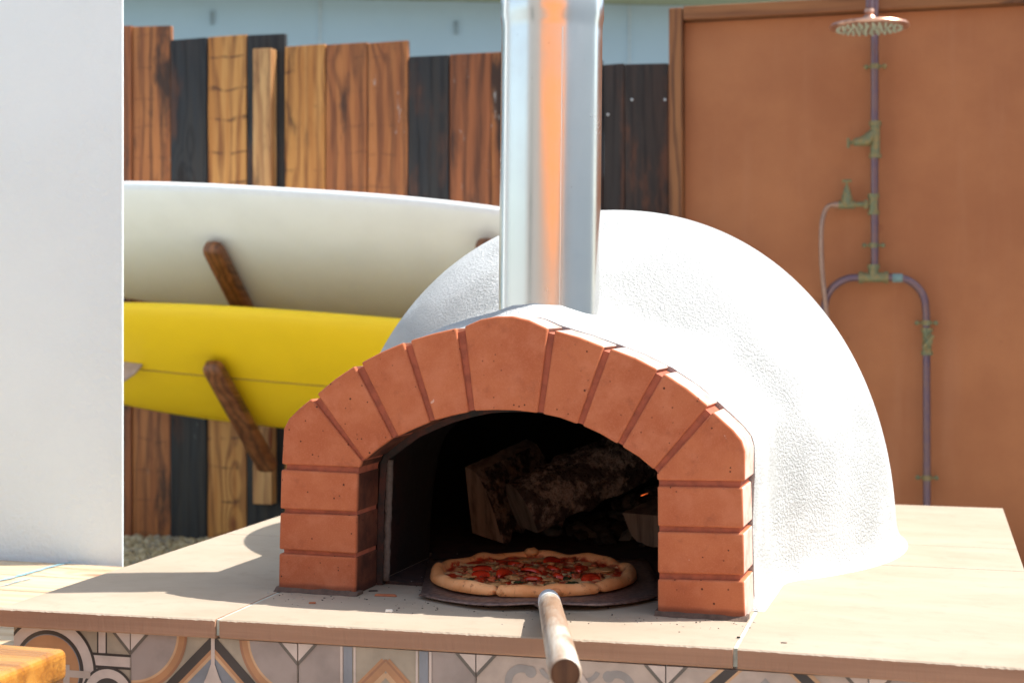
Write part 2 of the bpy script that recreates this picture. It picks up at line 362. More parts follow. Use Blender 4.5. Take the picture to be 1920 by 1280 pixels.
for i in range(5200):
    x=rnd.uniform(-3.6,-1.9); y=rnd.uniform(4.1,5.19); r=rnd.uniform(.007,.016); a=rnd.uniform(0,6.28)
    sx,sy,sz=r*rnd.uniform(.8,1.5),r*rnd.uniform(.7,1.1),r*rnd.uniform(.5,.8); ca,sa=math.cos(a),math.sin(a)
    pb.add([(x+ca*p[0]*sx-sa*p[1]*sy,y+sa*p[0]*sx+ca*p[1]*sy,.536+r*.35+p[2]*sz) for p in ico],icf,rnd.choice((0,0,1,2)))
tag(pb.build('gravel',[plain('gravel_tan',(.36,.30,.19),.9),plain('gravel_grey',(.28,.25,.2),.9),plain('gravel_cream',(.5,.44,.32),.9)],smooth=True),'loose tan and grey pea gravel along the foot of the fence','gravel',kind='stuff')

# ---------------------------------------------------------------- pale blue building behind
BO=at_d(960,5,9.2); BYAW=R(15.66+5.6)
bl=empty('building',(BO.x,BO.y,0),BYAW,'pale blue rendered building rising behind the plank fence','building')
MB().box(-9,7,0,3,.5,BO.z).build('wall',M['blue'],bl)
MB().box(-9,7,-.30,3.1,BO.z+.003,BO.z+.02,1).box(-9,7,-.32,3.12,BO.z+.022,BO.z+.3,0).build('roof_fascia',[M['fascia'],M['moss']],bl,bevel=.006)
bx=Vector((math.cos(BYAW),math.sin(BYAW),0)); by=Vector((-math.sin(BYAW),math.cos(BYAW),0))
for px,py in ((398,35),(855,53)):
    d=Vector(ray(px,py)); t=(BO-Vector((0,0,EYE))).dot(by)/d.dot(by); q=Vector((0,0,EYE))+d*t-Vector((BO.x,BO.y,0))
    MB().box(q.dot(bx)-.011,q.dot(bx)+.011,-.014,-.001,q.z-.04,q.z+.04).build('wall_clip',plain('clip_grey',(.22,.30,.34)),bl)
for px in (600,1180):
    d=Vector(ray(px,60)); t=(BO-Vector((0,0,EYE))).dot(by)/d.dot(by); q=d*t-Vector((BO.x,BO.y,0))
    MB().box(q.dot(bx)-.006,q.dot(bx)+.006,-.008,-.001,.5,BO.z-.01).build('panel_seam',plain('seam_blue',(.42,.52,.56)),bl)

# ---------------------------------------------------------------- plank fence
FY=5.2
fence=empty('plank_fence',(-2,FY,.536),0,'fence of uneven upright pine planks, some charred black, some honey brown','fence')
brd=[(92,168,60,'orange'),(169,246,54,'brown'),(248,319,50,'orange'),(321,387,76,'black'),(389,460,70,'honey'),(462,531,66,'black'),(534,606,88,'honey'),(610,685,84,'orange'),
     (689,762,81,'orange'),(766,840,107,'black'),(842,918,102,'brown'),(921,990,99,'orange'),(994,1060,112,'brown'),(1063,1128,118,'black'),(1131,1170.5,122,'darkb'),(1172,1250,121,'darkb'),(1254,1330,118,'brown')]
for i,(a,b,t,k) in enumerate(brd):
    if i+1<len(brd) and a!=1131: b=brd[i+1][0]-(1.2 if k!='orange' else 2.2)
    p,q=at_y(a,t,FY),at_y(b,t,FY); dy=rnd.uniform(-.006,.006); zb=.536-FY*0-(.03 if k!='black' else .05)
    n=14; m=MB(); zt=p.z; wv=[rnd.uniform(-.0015,.0015) for _ in range(n+1)]
    x0,x1=p.x-(-2),q.x-(-2)
    vs=[]
    for j in range(n+1):
        z=zb+(zt-zb)*j/n-.536; w=wv[j]
        tz=.0 if j<n else rnd.uniform(-.004,.004)
        vs+=[(x0+w,dy-.0,z),(x1+w*.6,dy,z+tz),(x1+w*.6,dy+.024,z+tz),(x0+w,dy+.024,z)]
    f=[(4*j+a_,4*j+(a_+1)%4,4*j+4+(a_+1)%4,4*j+4+a_) for j in range(n) for a_ in range(4)]+[(3,2,1,0),(4*n,4*n+1,4*n+2,4*n+3)]
    m.add(vs,f); o=m.build('board',W[k],fence,bevel=.0015,seg=1)
    o['label']={'black':'charred black plank','darkb':'dark half charred plank','honey':'honey coloured pine plank','orange':'orange brown pine plank','brown':'dark brown pine plank'}[k]
MB().box(-2.1,1.2,.030,.075,.35,.45).box(-2.1,1.2,.030,.075,1.25,1.35).build('rail',W['brown'],fence)
for px,py in ((1185,187),(1247,187),(1140,215)):
    p=at_y(px,py,FY-.008); MB().lathe([(0,-.002),(.0045,-.0015),(.0045,.003)],(p.x+2,p.y-FY,p.z-.536),10,axis='Y').build('screw',M['screw'],fence)

# ---------------------------------------------------------------- surfboard racks (post + pegs) and boards
def peg_part(x,zb,par,o):
    y0,y1=5.165,4.705; th=R(41.5); n=16
    # rounded tip paddle-like peg, oval section, running out and up from the post
    d=Vector((0,-math.cos(th),math.sin(th))); nn=Vector((0,math.sin(th),math.cos(th))); L=(y0-y1)/math.cos(th)
    base=Vector((x,y0,zb)); vs=[]; K=12
    stations=[(0,1),(L*.5,1),(L-.05,1),(L-.03,.97),(L-.015,.86),(L-.005,.62),(L,.3)]
    for s_,k in stations:
        for j in range(20):
            a=2*math.pi*j/20; c,s=math.cos(a),math.sin(a)
            e=.5; cx=math.copysign(abs(c)**e,c)*.037*k; cy=math.copysign(abs(s)**e,s)*.026*k
            vs.append(base+d*s_+Vector((1,0,0))*cx+nn*cy-o)
    m=MB(); ns=len(stations)
    f=[(i*20+j,i*20+(j+1)%20,(i+1)*20+(j+1)%20,(i+1)*20+j) for i in range(ns-1) for j in range(20)]
    m.add(vs,f+[tuple(range(19,-1,-1)),tuple((ns-1)*20+j for j in range(20))])
    m.build('peg',W['peg'],par,auto=50)
for (x,lab) in ((-2.405,'light pine post with two dark pegs holding the surfboards, left of the oven'),(-1.415,'surfboard rack with a dark peg tip showing beside the steel flue')):
    o=Vector((x,5.17,.7)); rk=empty('surfboard_rack',o,0,lab,'rack','wooden surfboard racks on the fence')
    MB().box(-.052,.024,-.022,.028,-.012,1.70).build('post',W['post'],rk,bevel=.004)
    for zb in (.83,1.243): peg_part(x,zb,rk,o)
def surfboard(name,label,cx,w0,zc,slope,half,L2,mats,stringer=False):
    th=R(41.5); d=Vector((0,-math.cos(th),math.sin(th))); nn=Vector((0,math.sin(th),math.cos(th)))
    o=Vector((cx,4.9,zc))+nn*.082+d*w0
    r=empty(name,o,0,label,'surfboard','surfboards on the pegs'); ax=(Vector((1,0,0))+d*slope).normalized(); wd=nn.cross(ax)
    if wd.dot(d)<0: wd=-wd
    NS,NC=60,32; vs=[]
    for i in range(NS+1):
        s=-1+2*i/NS; s=math.copysign(1-(1-abs(s))**1.4,s) if abs(s)>0 else 0
        h=half*max(0.02,(1-abs(s)**2.8))**.9; t=.038*max(.12,(1-abs(s)**3)); rk=.06*s**4
        for j in range(NC):
            a=2*math.pi*j/NC; c,q=math.cos(a),math.sin(a)
            vs.append(ax*(s*L2)+wd*(h*math.copysign(abs(c)**.75,c))+nn*(t*math.copysign(abs(q)**.8,q)+rk))
    m=MB(); 
    for i in range(NS):
        for j in range(NC):
            top=j in (0,NC-1,1,NC-2)
            m.f.append((i*NC+j,i*NC+(j+1)%NC,(i+1)*NC+(j+1)%NC,(i+1)*NC+j)); m.m.append(1 if (top and len(mats)>1) else 0)
    m.v=[tuple(v) for v in vs]; m.f+=[tuple(range(NC)),tuple(NS*NC+j for j in range(NC))]; m.m+=[0,0]
    m.build('hull',mats,r,smooth=True)
    if stringer:
        k=MB(); pts=[ax*(s*L2)-nn*(.0385*(1-abs(s)**3)-.06*s**4)+wd*(-.012) for s in [-.9+.06*i for i in range(31)]]
        k.tube(pts,.0028,8); k.build('stringer',M['stringer'],r)
        f=MB(); b=at_y(250,700,4.85)-o
        c0=ax*(-.80)-nn*.03+wd*.02
        pts=[(0,0),(.10,-.005),(.085,-.05),(.03,-.12),(.0,-.15),(-.012,-.12),(.01,-.05)]
        vs=[c0+ax*p[0]+nn*p[1]+wd*e for e in (-.005,.005) for p in pts]; n=len(pts)
        f.add(vs,[tuple(range(n)),tuple(range(2*n-1,n-1,-1))]+[(i,(i+1)%n,n+(i+1)%n,n+i) for i in range(n)])
        f.build('fin',M['fin'],r,bevel=.002)
    return r
surfboard('surfboard','white surfboard with a pale worn hull on the upper pegs',-2.15,.119,1.47,-.105,.332,1.65,[M['white_board'],M['white_rail']])
surfboard('surfboard','yellow surfboard with a thin centre line on the lower pegs',-2.02,.10,1.061,-.105,.338,1.65,[M['yellow']],True)

# ---------------------------------------------------------------- shower
PY=5.05
pan=empty('shower_screen',(-.3,PY,.536),0,'rust coloured rendered shower screen in a rough timber frame','screen')
MB().box(-.505,1.6,.0,.06,0,1.86).build('panel',M['panel'],pan)
MB().box(-.553,-.507,-.045,.07,0,1.905).build('frame_post',W['frame'],pan,bevel=.004)
MB().box(-.505,1.6,-.045,.07,1.863,1.908).build('frame_rail',W['framex'],pan,bevel=.004)
MB().box(1.603,1.65,-.045,.07,0,1.905).build('frame_post',W['frame'],pan,bevel=.004)
sh=empty('outdoor_shower',(-.18,PY,.54),0,'outdoor shower with copper rain head and tarnished pipes on the rust coloured screen','shower')
so=Vector((-.18,PY,.54)); PD=PY-.05
def sp_(px,py,y=PD): return at_y(px,py,y)-so
pipe=MB().tube([sp_(1640,-60),sp_(1640,513)],.0125,16)
pipe.build('riser_pipe',M['pipe'],sh,auto=40)
top=sp_(1640,-60); hc=at_y(1630,45,4.80)-so
arm=spline([top,top+Vector((0,-.02,.07)),Vector((hc.x+.003,(top.y+hc.y)/2,top.z+.10)),Vector((hc.x,hc.y,top.z+.05)),Vector((hc.x,hc.y,hc.z+.05))],8)
MB().tube(arm,.011,14).build('shower_arm',M['pipe'],sh,auto=40)
hd=MB().lathe([(0,.046),(.014,.046),(.016,.036),(.012,.028),(.02,.020),(.024,.012),(.06,.006),(.118,-.002),(.122,-.008),(.119,-.014),(.112,-.015),(0,-.013)],hc,56)
ho=hd.build('shower_head',M['copper'],sh,auto=35)
nz=MB()
for ring,cnt in ((.018,6),(.038,12),(.058,18),(.078,24),(.098,30)):
    for k in range(cnt):
        a=2*math.pi*k/cnt+ring*9; c=(hc.x+ring*math.cos(a),hc.y+ring*math.sin(a),hc.z)
        nz.lathe([(.0045,-.0145),(.004,-.021),(.0,-.022)],c,6)
nz.build('nozzles',M['nozzle'],ho).parent=ho
tee=sp_(1638,520)
def pt(*l): return [sp_(*q) for q in l]
MB().tube(spline(pt((1612,520),(1590,522),(1568,533),(1552,552),(1546,580),(1545,640),(1545,800),(1545,960)),8),.0125,14).build('left_pipe',M['pipe'],sh,auto=40)
MB().tube(spline(pt((1662,520),(1690,521),(1712,531),(1730,552),(1736,580),(1737,640),(1737.5,800),(1738,975)),8),.0125,14).build('right_pipe',M['pipe'],sh,auto=40)
f=MB(); ex=Vector((1,0,0)); ez=Vector((0,0,1))
f.tube([tee-ex*.045,tee+ex*.045],.0165,14).tube([tee-ex*.047,tee-ex*.034],.020,12).tube([tee+ex*.034,tee+ex*.047],.020,12).tube([tee,tee+ez*.04],.0165,14).tube([tee+ez*.028,tee+ez*.042],.020,12)
f.build('pipe_tee',M['verdi'],sh,auto=40)
def clip(px,py):
    c=sp_(px,py); m=MB().tube([c-ez*.008,c+ez*.008],.0155,14)
    for s in (-1,1):
        m.tube([c+ex*s*.012,c+ex*s*.024],.004,8).lathe([(0,-.008),(.006,-.006),(.0085,0),(.006,.006),(0,.008)],c+ex*s*.029,10)
        m.tube([c+ex*s*.029,c+ex*s*.029+Vector((0,.05,0))],.003,6)
    m.build('pipe_clip',M['verdi'],sh,auto=40)
for q in ((1641,125),(1638,460),(1737,605),(1738,895),): clip(*q)
def valve(px,py,hand):
    c=sp_(px,py); m=MB().tube([c-ez*.055,c+ez*.055],[.0155,.0155],14)
    m.tube([c+ez*.046,c+ez*.06],.020,8).tube([c-ez*.06,c-ez*.046],.020,8)
    if hand=='left':
        d=Vector((-.96,-.25,-.12)).normalized()
        m.tube([c+ez*.03,c+d*.03,c+d*.045,c+d*.07,c+d*.072,c+d*.082],[.012,.021,.016,.012,.007,.007],12)
        h=c+d*.088; m.tube([h-ez*.016,h+ez*.016],.005,8).tube([h-Vector((0,.016,0)),h+Vector((0,.016,0))],.005,8)
    m.build('valve',M['verdi'],sh,auto=40)
valve(1641,262,'left')
c=sp_(1638,383); m=MB().tube([c-ez*.033,c+ez*.033],.0155,14).tube([c+ez*.02,c+ez*.034],.019,8).tube([c-ez*.034,c-ez*.02],.019,8).tube([c,c-ex*.065],.009,12).tube([c-ex*.018,c-ex*.03],.016,6)
v=c-ex*.085
m.tube([v+ex*.025,v-ex*.026],[.014,.014],12).tube([v,v+ez*.022,v+ez*.045,v+ez*.062],[.019,.018,.012,.006],12).tube([v+ez*.06,v+ez*.078],.0045,8).tube([v+ez*.078-ex*.015,v+ez*.078+ex*.015],.005,8)
m.build('hose_tap',M['verdi'],sh,auto=40)
hs=spline([v-ex*.03,v-ex*.055+ez*-.002,sp_(1546,398),sp_(1540,430,PD-.01),sp_(1541,500,PD-.02),sp_(1548,570,PD-.03),sp_(1556,640,PD-.03),sp_(1562,760,PD-.02)],8)
MB().tube(hs,.008,10).tube([v-ex*.026,v-ex*.042],.011,10).build('hose',M['hose'],sh,auto=40)
c=sp_(1738,640); m=MB().tube([c-ez*.036,c+ez*.036],.015,14).tube([c+ez*.03,c+ez*.044],.019,8).tube([c-ez*.044,c-ez*.03],.019,8).tube([c,c+Vector((.006,-.03,0))],.013,10).tube([c+Vector((.02,-.03,.02)),c+Vector((-.012,-.03,-.02))],.006,8)
m.build('stop_valve',M['verdi'],sh,auto=40)
c=sp_(1683,521); MB().tube([c-ex*.016,c+ex*.016],.0145,12).build('coupling',plain('turquoise_patina',(.19,.28,.27),.6),sh)

# ---------------------------------------------------------------- left white wall and pale plank table
w=MB(); pts=[(-7,2.94),(-1.716,2.94),(-1.716-.2*.575,3.14),(-7,3.14)]
w.prismz(pts,0,3.4); tag(w.build('white_wall',M['wall'],bevel=.004),'tall white rendered wall filling the left edge of the picture','wall')
tb=empty('plank_table',(-2.3,2.3,0),0,'low pale plank table with blue painted stripes below the white wall','table')
y=1.72
for i in range(8):
    wd=.150; MB().box(-1.1,.842,y-2.3,y+wd-.004-2.3,.835,.87+rnd.uniform(-.0008,.0008)).build('plank',W['table'],tb,bevel=.003); y+=wd
    if y+wd>2.935: break
for (a,b_) in ((-1.0,-.5),(.7,-.5),(-1.0,.55),(.7,.55)): MB().box(a,a+.08,b_,b_+.08,0,.834).build('leg',W['post'],tb,bevel=.004)
def stripe(pl,w,mat=None):
    P=spline([at_z(a,b,.8725) for a,b in pl],6); m=MB(); vs=[]
    for i,p in enumerate(P):
        t=(P[min(i+1,len(P)-1)]-P[max(i-1,0)]).normalized(); nrm=Vector((-t.y,t.x,0)); ww=w*(1+.25*math.sin(i*1.7))
        vs+=[p+nrm*ww-Vector((-2.3,2.3,0)),p-nrm*ww-Vector((-2.3,2.3,0))]
    m.add(vs,[(2*i,2*i+1,2*i+3,2*i+2) for i in range(len(P)-1)])
    m.build('painted_stripe',mat or M['bluepaint'],tb)
stripe([(-60,1096),(0,1087),(40,1077),(65,1070),(100,1060),(135,1053)],.006)
stripe([(-60,1104),(0,1098),(30,1090),(60,1083)],.0025)
stripe([(60,1056),(110,1062),(160,1066),(215,1068)],.0012,plain('brown_line',(.4,.2,.08)))

# ---------------------------------------------------------------- varnished block table in the corner
bt=empty('block_table',(-1.55,1.65,0),0,'corner of a thick varnished honey oak table top in the near left corner','table')
def rough_box(m,x0,x1,y0,y1,z0,z1,n=20,j=.001,front=None):
    pass
MB().box(-.75,.307,-.6,.325,.883,.932).build('table_top',W['block'],bt,bevel=.012,seg=4)
MB().box(-.7,.24,-.55,.25,.80,.880).build('apron',W['block'],bt,bevel=.003)
for a in (-.68,.17):
    for b_ in (-.53,.17): MB().box(a,a+.06,b_,b_+.06,0,.798).build('leg',W['block'],bt,bevel=.004)

# ---------------------------------------------------------------- stone counter with tiled base
ct=empty('oven_counter',(-.65,2.9,0),0,'sandstone topped counter with a patterned tile front carrying the oven','counter')
CO=Vector((-.65,2.9,0))
def slab(x0,x1,ya,yb,y1,z0=.92,z1=TOP):
    nx=max(6,int((x1-x0)/.004)); m=MB(); vs=[]
    for i in range(nx+1):
        t=i/nx; x=x0+(x1-x0)*t; y=ya+(yb-ya)*t
        n1=noise.noise(Vector((x*160,ya*9,1)))*.0011+noise.noise(Vector((x*30,ya*9,4)))*.0012
        n2=noise.noise(Vector((x*120,yb*7,9)))*.0012
        ch=.0022+abs(noise.noise(Vector((x*90,3,ya))))*.003
        row=[(x,y1,z1),(x,y+ch+abs(n1),z1),(x,y+n1*.4,z1-ch*.8),(x,y+n2,z0+.003),(x,y+.003+n2,z0),(x,y1,z0)]
        vs+=[(p[0]-CO.x,p[1]-CO.y,p[2]) for p in row]
    fs=[(i*6+k,i*6+(k+1)%6,(i+1)*6+(k+1)%6,(i+1)*6+k) for i in range(nx) for k in range(6)]
    fs+=[(0,1,2,3,4,5),tuple(nx*6+k for k in (5,4,3,2,1,0))]
    m.add(vs,fs); return m.build('slab',M['stone'],ct)
g_=.0035
slab(-1.463,-1.0810-g_,2.119,2.136,2.930-g_); slab(-1.0810+g_,-.2715-g_,2.138,2.161,2.930-g_); slab(-.2715+g_,.168,2.160,2.147,2.922-g_)
for (x0,x1) in ((-1.463,-1.0810-g_),(-1.0810+g_,-.2715-g_),(-.2715+g_,.168)):
    yy=2.922 if x0>-.3 else 2.930
    slab(x0,x1,yy+.001,yy+.001,3.178); slab(x0,x1,3.181,3.181,3.80)
MB().box(-1.455-CO.x,.160-CO.x,2.1665-CO.y,3.79-CO.y,.922,TOP-.0012).box(-1.0838-CO.x,-1.0782-CO.x,2.1415-CO.y,2.1660-CO.y,.924,TOP-.0014).build('grout',M['grout'],ct)
FA,FB=Vector((-1.452,2.140)),Vector((.150,2.172)); fd=(FB-FA).normalized()
tm=Vector((-fd.y,fd.x))
MB().prismz([(-1.450-CO.x,2.150-CO.y),(.152-CO.x,2.182-CO.y),(.152-CO.x,3.77-CO.y),(-1.450-CO.x,3.77-CO.y)],0,.9195).build('base_wall',M['wall'],ct)
# patterned tiles
TS=.288; SX0=-1.231-TS*1
def clip_poly(P,x0,x1,z0,z1):
    for ax,lim,sg in ((0,x0,1),(0,x1,-1),(1,z0,1),(1,z1,-1)):
        Q=[]
        for i in range(len(P)):
            a,b=P[i],P[(i+1)%len(P)]; da,db=(a[ax]-lim)*sg,(b[ax]-lim)*sg
            if da>=0: Q.append(a)
            if (da>0)!=(db>0) and da!=db:
                t=da/(da-db); Q.append((a[0]+(b[0]-a[0])*t,a[1]+(b[1]-a[1])*t))
        P=Q
        if len(P)<3: return None
    return P
def ring(cx,cy,r0,r1,a0=0,a1=360,n=48):
    out=[]
    k=max(3,int(n*(a1-a0)/360))
    for i in range(k):
        a=R(a0+(a1-a0)*i/k); b=R(a0+(a1-a0)*(i+1)/k)
        q=[(cx+r1*math.cos(a),cy+r1*math.sin(a)),(cx+r1*math.cos(b),cy+r1*math.sin(b))]
        q+=[(cx+r0*math.cos(b),cy+r0*math.sin(b)),(cx+r0*math.cos(a),cy+r0*math.sin(a))] if r0>0 else [(cx,cy)]
        out.append(q)
    return out
def band(a,b,w):
    dx,dy=b[0]-a[0],b[1]-a[1]; l=math.hypot(dx,dy); nx,ny=-dy/l*w/2,dx/l*w/2
    return [[(a[0]+nx,a[1]+ny),(b[0]+nx,b[1]+ny),(b[0]-nx,b[1]-ny),(a[0]-nx,a[1]-ny)]]
# tile coordinates: u 0..1 right, w 0..1 down from the top
def corner_tri(lst):
    for cx in (0,1):
        lst.append(('joint',[[(cx-.115,0),(cx+.115,0),(cx,.125)]]))
        lst.append(('white',[[(cx-.092,0),(cx+.092,0),(cx,.1)]]))
        lst.append(('joint',band((cx,.1),(cx,1),.008)))
def pat_B():
    l=[('beige',[[(0,0),(1,0),(1,1),(0,1)]])]
    l+=[('blue',[[(.49,.04),(.0,.53),(.0,1),(1,1),(1,.53)]])]
    for sg in (-1,1):
        l+=[('tan',band((.5,.085),(.5+sg*.6,.685),.022)),('orange',band((.5,.062),(.5+sg*.6,.662),.02)),('black',band((.5,.015),(.5+sg*.6,.615),.05))]
    for cx,a0,a1 in ((0,0,90),(1,90,180)):
        l+=[('orange',ring(cx,-.02,.285,.345,a0,a1,72)),('brown',ring(cx,-.02,.33,.345,a0,a1,72)),('tan',ring(cx,-.02,.283,.296,a0,a1,72)),('grey',ring(cx,-.02,0,.283,a0,a1,72))]
    l+=[('white',band((.5,-.02),(.5,.2),.022)),('white',ring(.5,.26,0,.055)),('white',[[(.49,.14),(.51,.14),(.552,.25),(.448,.25)]])]
    corner_tri(l); return l
def pat_C():
    l=[('grey',[[(0,0),(1,0),(1,1),(0,1)]]),('beige',[[(.3,0),(.7,0),(.7,1),(.3,1)]])]
    for sg in (-1,1):
        l+=[('tan',band((.5,.135),(.5+sg*.6,.735),.03)),('orange',band((.5,.075),(.5+sg*.6,.675),.062)),('brown',band((.5,.06),(.5+sg*.6,.66),.012))]
    l+=[('white',ring(.5,.215,0,.02))]
    for sg in (-1,1):
        for o_,w_,c_ in ((.175,.012,'white'),(.213,.05,'blue'),(.25,.014,'white')): l.append((c_,band((.5+sg*o_,0),(.5+sg*o_,1),w_)))
    corner_tri(l); return l
def pat_D():
    l=[('pink',[[(0,0),(1,0),(1,1),(0,1)]])]
    for sg in (-1,1):
        cx=.5-sg*.25; 
        a0,a1=(55,325) if sg>0 else (215,485)
        l+=[('scroll',ring(cx,.135,.055,.095,a0,a1,60)),('scroll',ring(cx+sg*.045,.19,0,.026)),('scroll',ring(cx+sg*.045,.075,0,.03)),
            ('scroll',ring(cx+sg*.17,.03,.06,.085,20,160,60)),('scroll',ring(cx-sg*.02,.36,.06,.1,190,350,60))]
    l+=[('white',band((.5,0),(.72,.3),.03)),('white',band((.5,0),(.28,.3),.03)),('scroll',ring(.5,.38,0,.1))]
    corner_tri(l); return l
def pat_E():
    l=[('pink',[[(0,0),(1,0),(1,1),(0,1)]])]
    l+=[('blue',[[(.5,.03),(.2,.36),(.8,.36)]]),('scroll',[[(.5,.03),(.38,.16),(.62,.16)]])]
    for sg in (-1,1):
        l+=[('tan',band((.5+sg*.105,-.02),(.5+sg*.6,.44),.02)),('black',band((.5+sg*.15,-.02),(.5+sg*.65,.45),.055)),('tan',band((.5+sg*.195,-.02),(.5+sg*.7,.45),.02))]
    corner_tri(l); return l
def pat_A():
    l=[('beige',[[(0,0),(1,0),(1,1),(0,1)]])]
    cx,cy=.485,.235
    l+=[('black',band((.82,0),(.82,.16),.062)),('white',band((.82,0),(.82,.16),.044)),('black',band((.7,.165),(1,.165),.085)),('white',band((.68,.165),(1,.165),.056))]
    l+=[('black',ring(cx,cy,0,.30,0,360,72)),('white',ring(cx,cy,0,.283)),('blue',ring(cx,cy,0,.222)),('black',ring(cx,cy,.2,.222)),('orange',ring(cx,cy,0,.195)),
        ('black',ring(.86,.36,0,.165)),('white',ring(.86,.36,0,.15)),('black',ring(.86,.36,0,.1)),('pink',band((.53,.25),(.75,.25),.04)),('pink',band((.6,.2),(.6,.4),.04)),('tan',ring(cx,cy,0,.08))]
    l+=[('white',band((.225,0),(.225,1),.035)),('black',band((.252,0),(.252,1),.012)),('black',band((.2,0),(.2,1),.012))]
    l.append(('joint',band((1,0),(1,1),.008))); l.append(('joint',[[(.885,0),(1.115,0),(1,.125)]])); l.append(('white',[[(.908,0),(1.092,0),(1,.1)]]))
    return l
tiles=[(-1,pat_A),(0,pat_B),(1,pat_C),(2,pat_D),(3,pat_E),(4,pat_B)]
z_top=.9185
for k,pf in tiles:
    u0=-1.2365+k*TS; m=MB(); x0=max(u0,-1.450)+.0008; x1=min(u0+TS,.150)-.0008
    def P3(x,z,dp):
        s=(x-FA.x)/fd.x; y=FA.y+fd.y*s
        return (x-CO.x+tm.x*dp,y-CO.y+tm.y*dp,z)
    def slabpoly(P,d0,d1,mi):
        n=len(P); vs=[P3(p[0],p[1],d0) for p in P]+[P3(p[0],p[1],d1) for p in P]
        m.add(vs,[tuple(range(n)),tuple(range(2*n-1,n-1,-1))]+[(i,n+i,n+(i+1)%n,(i+1)%n) for i in range(n)],mi)
    for li,(c,polys) in enumerate(pf()):
        for P in polys:
            for mir in (0,1):
                if mir and li==0: continue
                Q=[(u0+p[0]*TS, z_top-(p[1] if not mir else 1-p[1])*TS) for p in P]
                lim=(z_top-TS/2,z_top-.0005) if not mir else (z_top-TS+.001,z_top-TS/2)
                if li==0: lim=(z_top-TS+.001,z_top-.0005)
                Q=clip_poly(Q,x0,x1,*lim)
                if Q: 
                    d=-li*.00012
                    vs=[P3(p[0],p[1],d) for p in Q]; m.add(vs,[tuple(range(len(Q)))],TI[c])
                    if li==0: slabpoly(Q,.0001,.009,TI[c])
    me=m.build('tile',TM,ct)

# ---------------------------------------------------------------- the oven
oven=empty('pizza_oven',OV,OVR,'domed white pizza oven with a terracotta brick arch mouth and steel flue','oven')
def pl(s): return [arch(*p) for p in s]
pieces=[
 [(522,1110),(523,1037),(667,1045),(665,1119)],[(523,1029),(525,961),(668,966),(667,1038)],[(525,953),(527,880),(670,887),(668,959)],
 [(528,870),(531.5,804),(541,785),(560,766),(583,747),(678,865),(674,876)],
 [(594,738.5),(628,710),(664,686),(735,822),(708,841),(683,862)],
 [(677,679.5),(716,659),(756,642),(805,791.5),(775,804),(746,817.5)],
 [(769,638),(812,625),(855,615),(878,772.5),(846,779),(815,788)],
 [(870.5,612),(900,599),(930,593),(960,592.5),(992,600),(1027,616),(1007.5,774),(965,769),(925,768.5),(889,770)],
 [(1040,619),(1086,632),(1132,650),(1082,795),(1050,783),(1017.5,776)],
 [(1145,653),(1190,670),(1232,692),(1157,832),(1125,813),(1092,798)],
 [(1245,700),(1288,728),(1327,760),(1225,880),(1198,857),(1166,837)],
 [(1337,772),(1375,806),(1391,826),(1397,846),(1396.5,902),(1232,900),(1231,888)],
 [(1392,914),(1394,990),(1233,986),(1232.5,911)],[(1394,1000),(1395,1078),(1233,1074),(1233,996)],[(1395,1089),(1397,1155),(1233,1143),(1233,1085)]]
BD=.096
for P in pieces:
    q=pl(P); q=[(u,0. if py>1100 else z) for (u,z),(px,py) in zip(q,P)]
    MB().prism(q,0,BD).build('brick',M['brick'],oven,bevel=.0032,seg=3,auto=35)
def resample(P,n):
    L=[0]; 
    for a,b in zip(P,P[1:]): L.append(L[-1]+math.dist(a,b))
    out=[]
    for i in range(n+1):
        s=L[-1]*i/n; j=max(k for k in range(len(L)) if L[k]<=s+1e-9); j=min(j,len(P)-2)
        t=(s-L[j])/max(1e-9,L[j+1]-L[j]); out.append((P[j][0]+(P[j+1][0]-P[j][0])*t,P[j][1]+(P[j+1][1]-P[j][1])*t))
    return out
outer_px=[(522,1110),(525,955),(529,870),(531.5,804),(541,785),(583,747),(628,711),(670,682),(716,660),(762,640),(812,625),(862,613),(900,600),(945,593),(992,600),(1034,617),(1086,633),(1138,651),(1190,671),(1239,696),(1288,729),(1332,766),(1375,806),(1391,826),(1397,846),(1397,905),(1393,995),(1397,1155)]
inner_px=[(665,1119),(668,960),(673,880),(680,864),(709,841),(740,819),(775,803),(810,789),(846,779),(884,771),(925,768.5),(965,769),(1012,775),(1050,784),(1087,796),(1125,813),(1162,834),(1198,857),(1228,882),(1232.5,905),(1233,990),(1233,1143)]
outer=pl(outer_px); inner=pl(inner_px)
outer[0]=(outer[0][0],0);outer[-1]=(outer[-1][0],0);inner[0]=(inner[0][0],0);inner[-1]=(inner[-1][0],0)
def offset(P,d):
    out=[]
    for i,p in enumerate(P):
        a=P[max(i-1,0)];b=P[min(i+1,len(P)-1)]; tx,tz=b[0]-a[0],b[1]-a[1]; l=math.hypot(tx,tz)
        out.append((p[0]-tz/l*d,p[1]+tx/l*d))
    return out
rb=MB(); r0=offset(outer,-.010); r1=offset(outer,.0015); n_=len(r0)
for q in (r0,r1): q[0]=(q[0][0],.001); q[-1]=(q[-1][0],.001)
r0b=resample(r0,220); r1b=resample(r1,220); n_=221
w1=[(p[0]+.0006*noise.noise(Vector((i*.35,1,1))),p[1]+.0012*noise.noise(Vector((i*.35,9,1)))) for i,p in enumerate(r1b)]
vs=[(p[0],BD+.001,p[1]) for p in r0b]+[(p[0],BD-.001+.0015*noise.noise(Vector((i*.3,4,4))),p[1]) for i,p in enumerate(w1)]+[(p[0],BD+.02,p[1]) for p in w1]
rb.add(vs,[(k*n_+i,k*n_+i+1,(k+1)*n_+i+1,(k+1)*n_+i) for k in (0,1) for i in range(n_-1)])
rb.build('stucco_edge',M['stucco'],oven,auto=40)
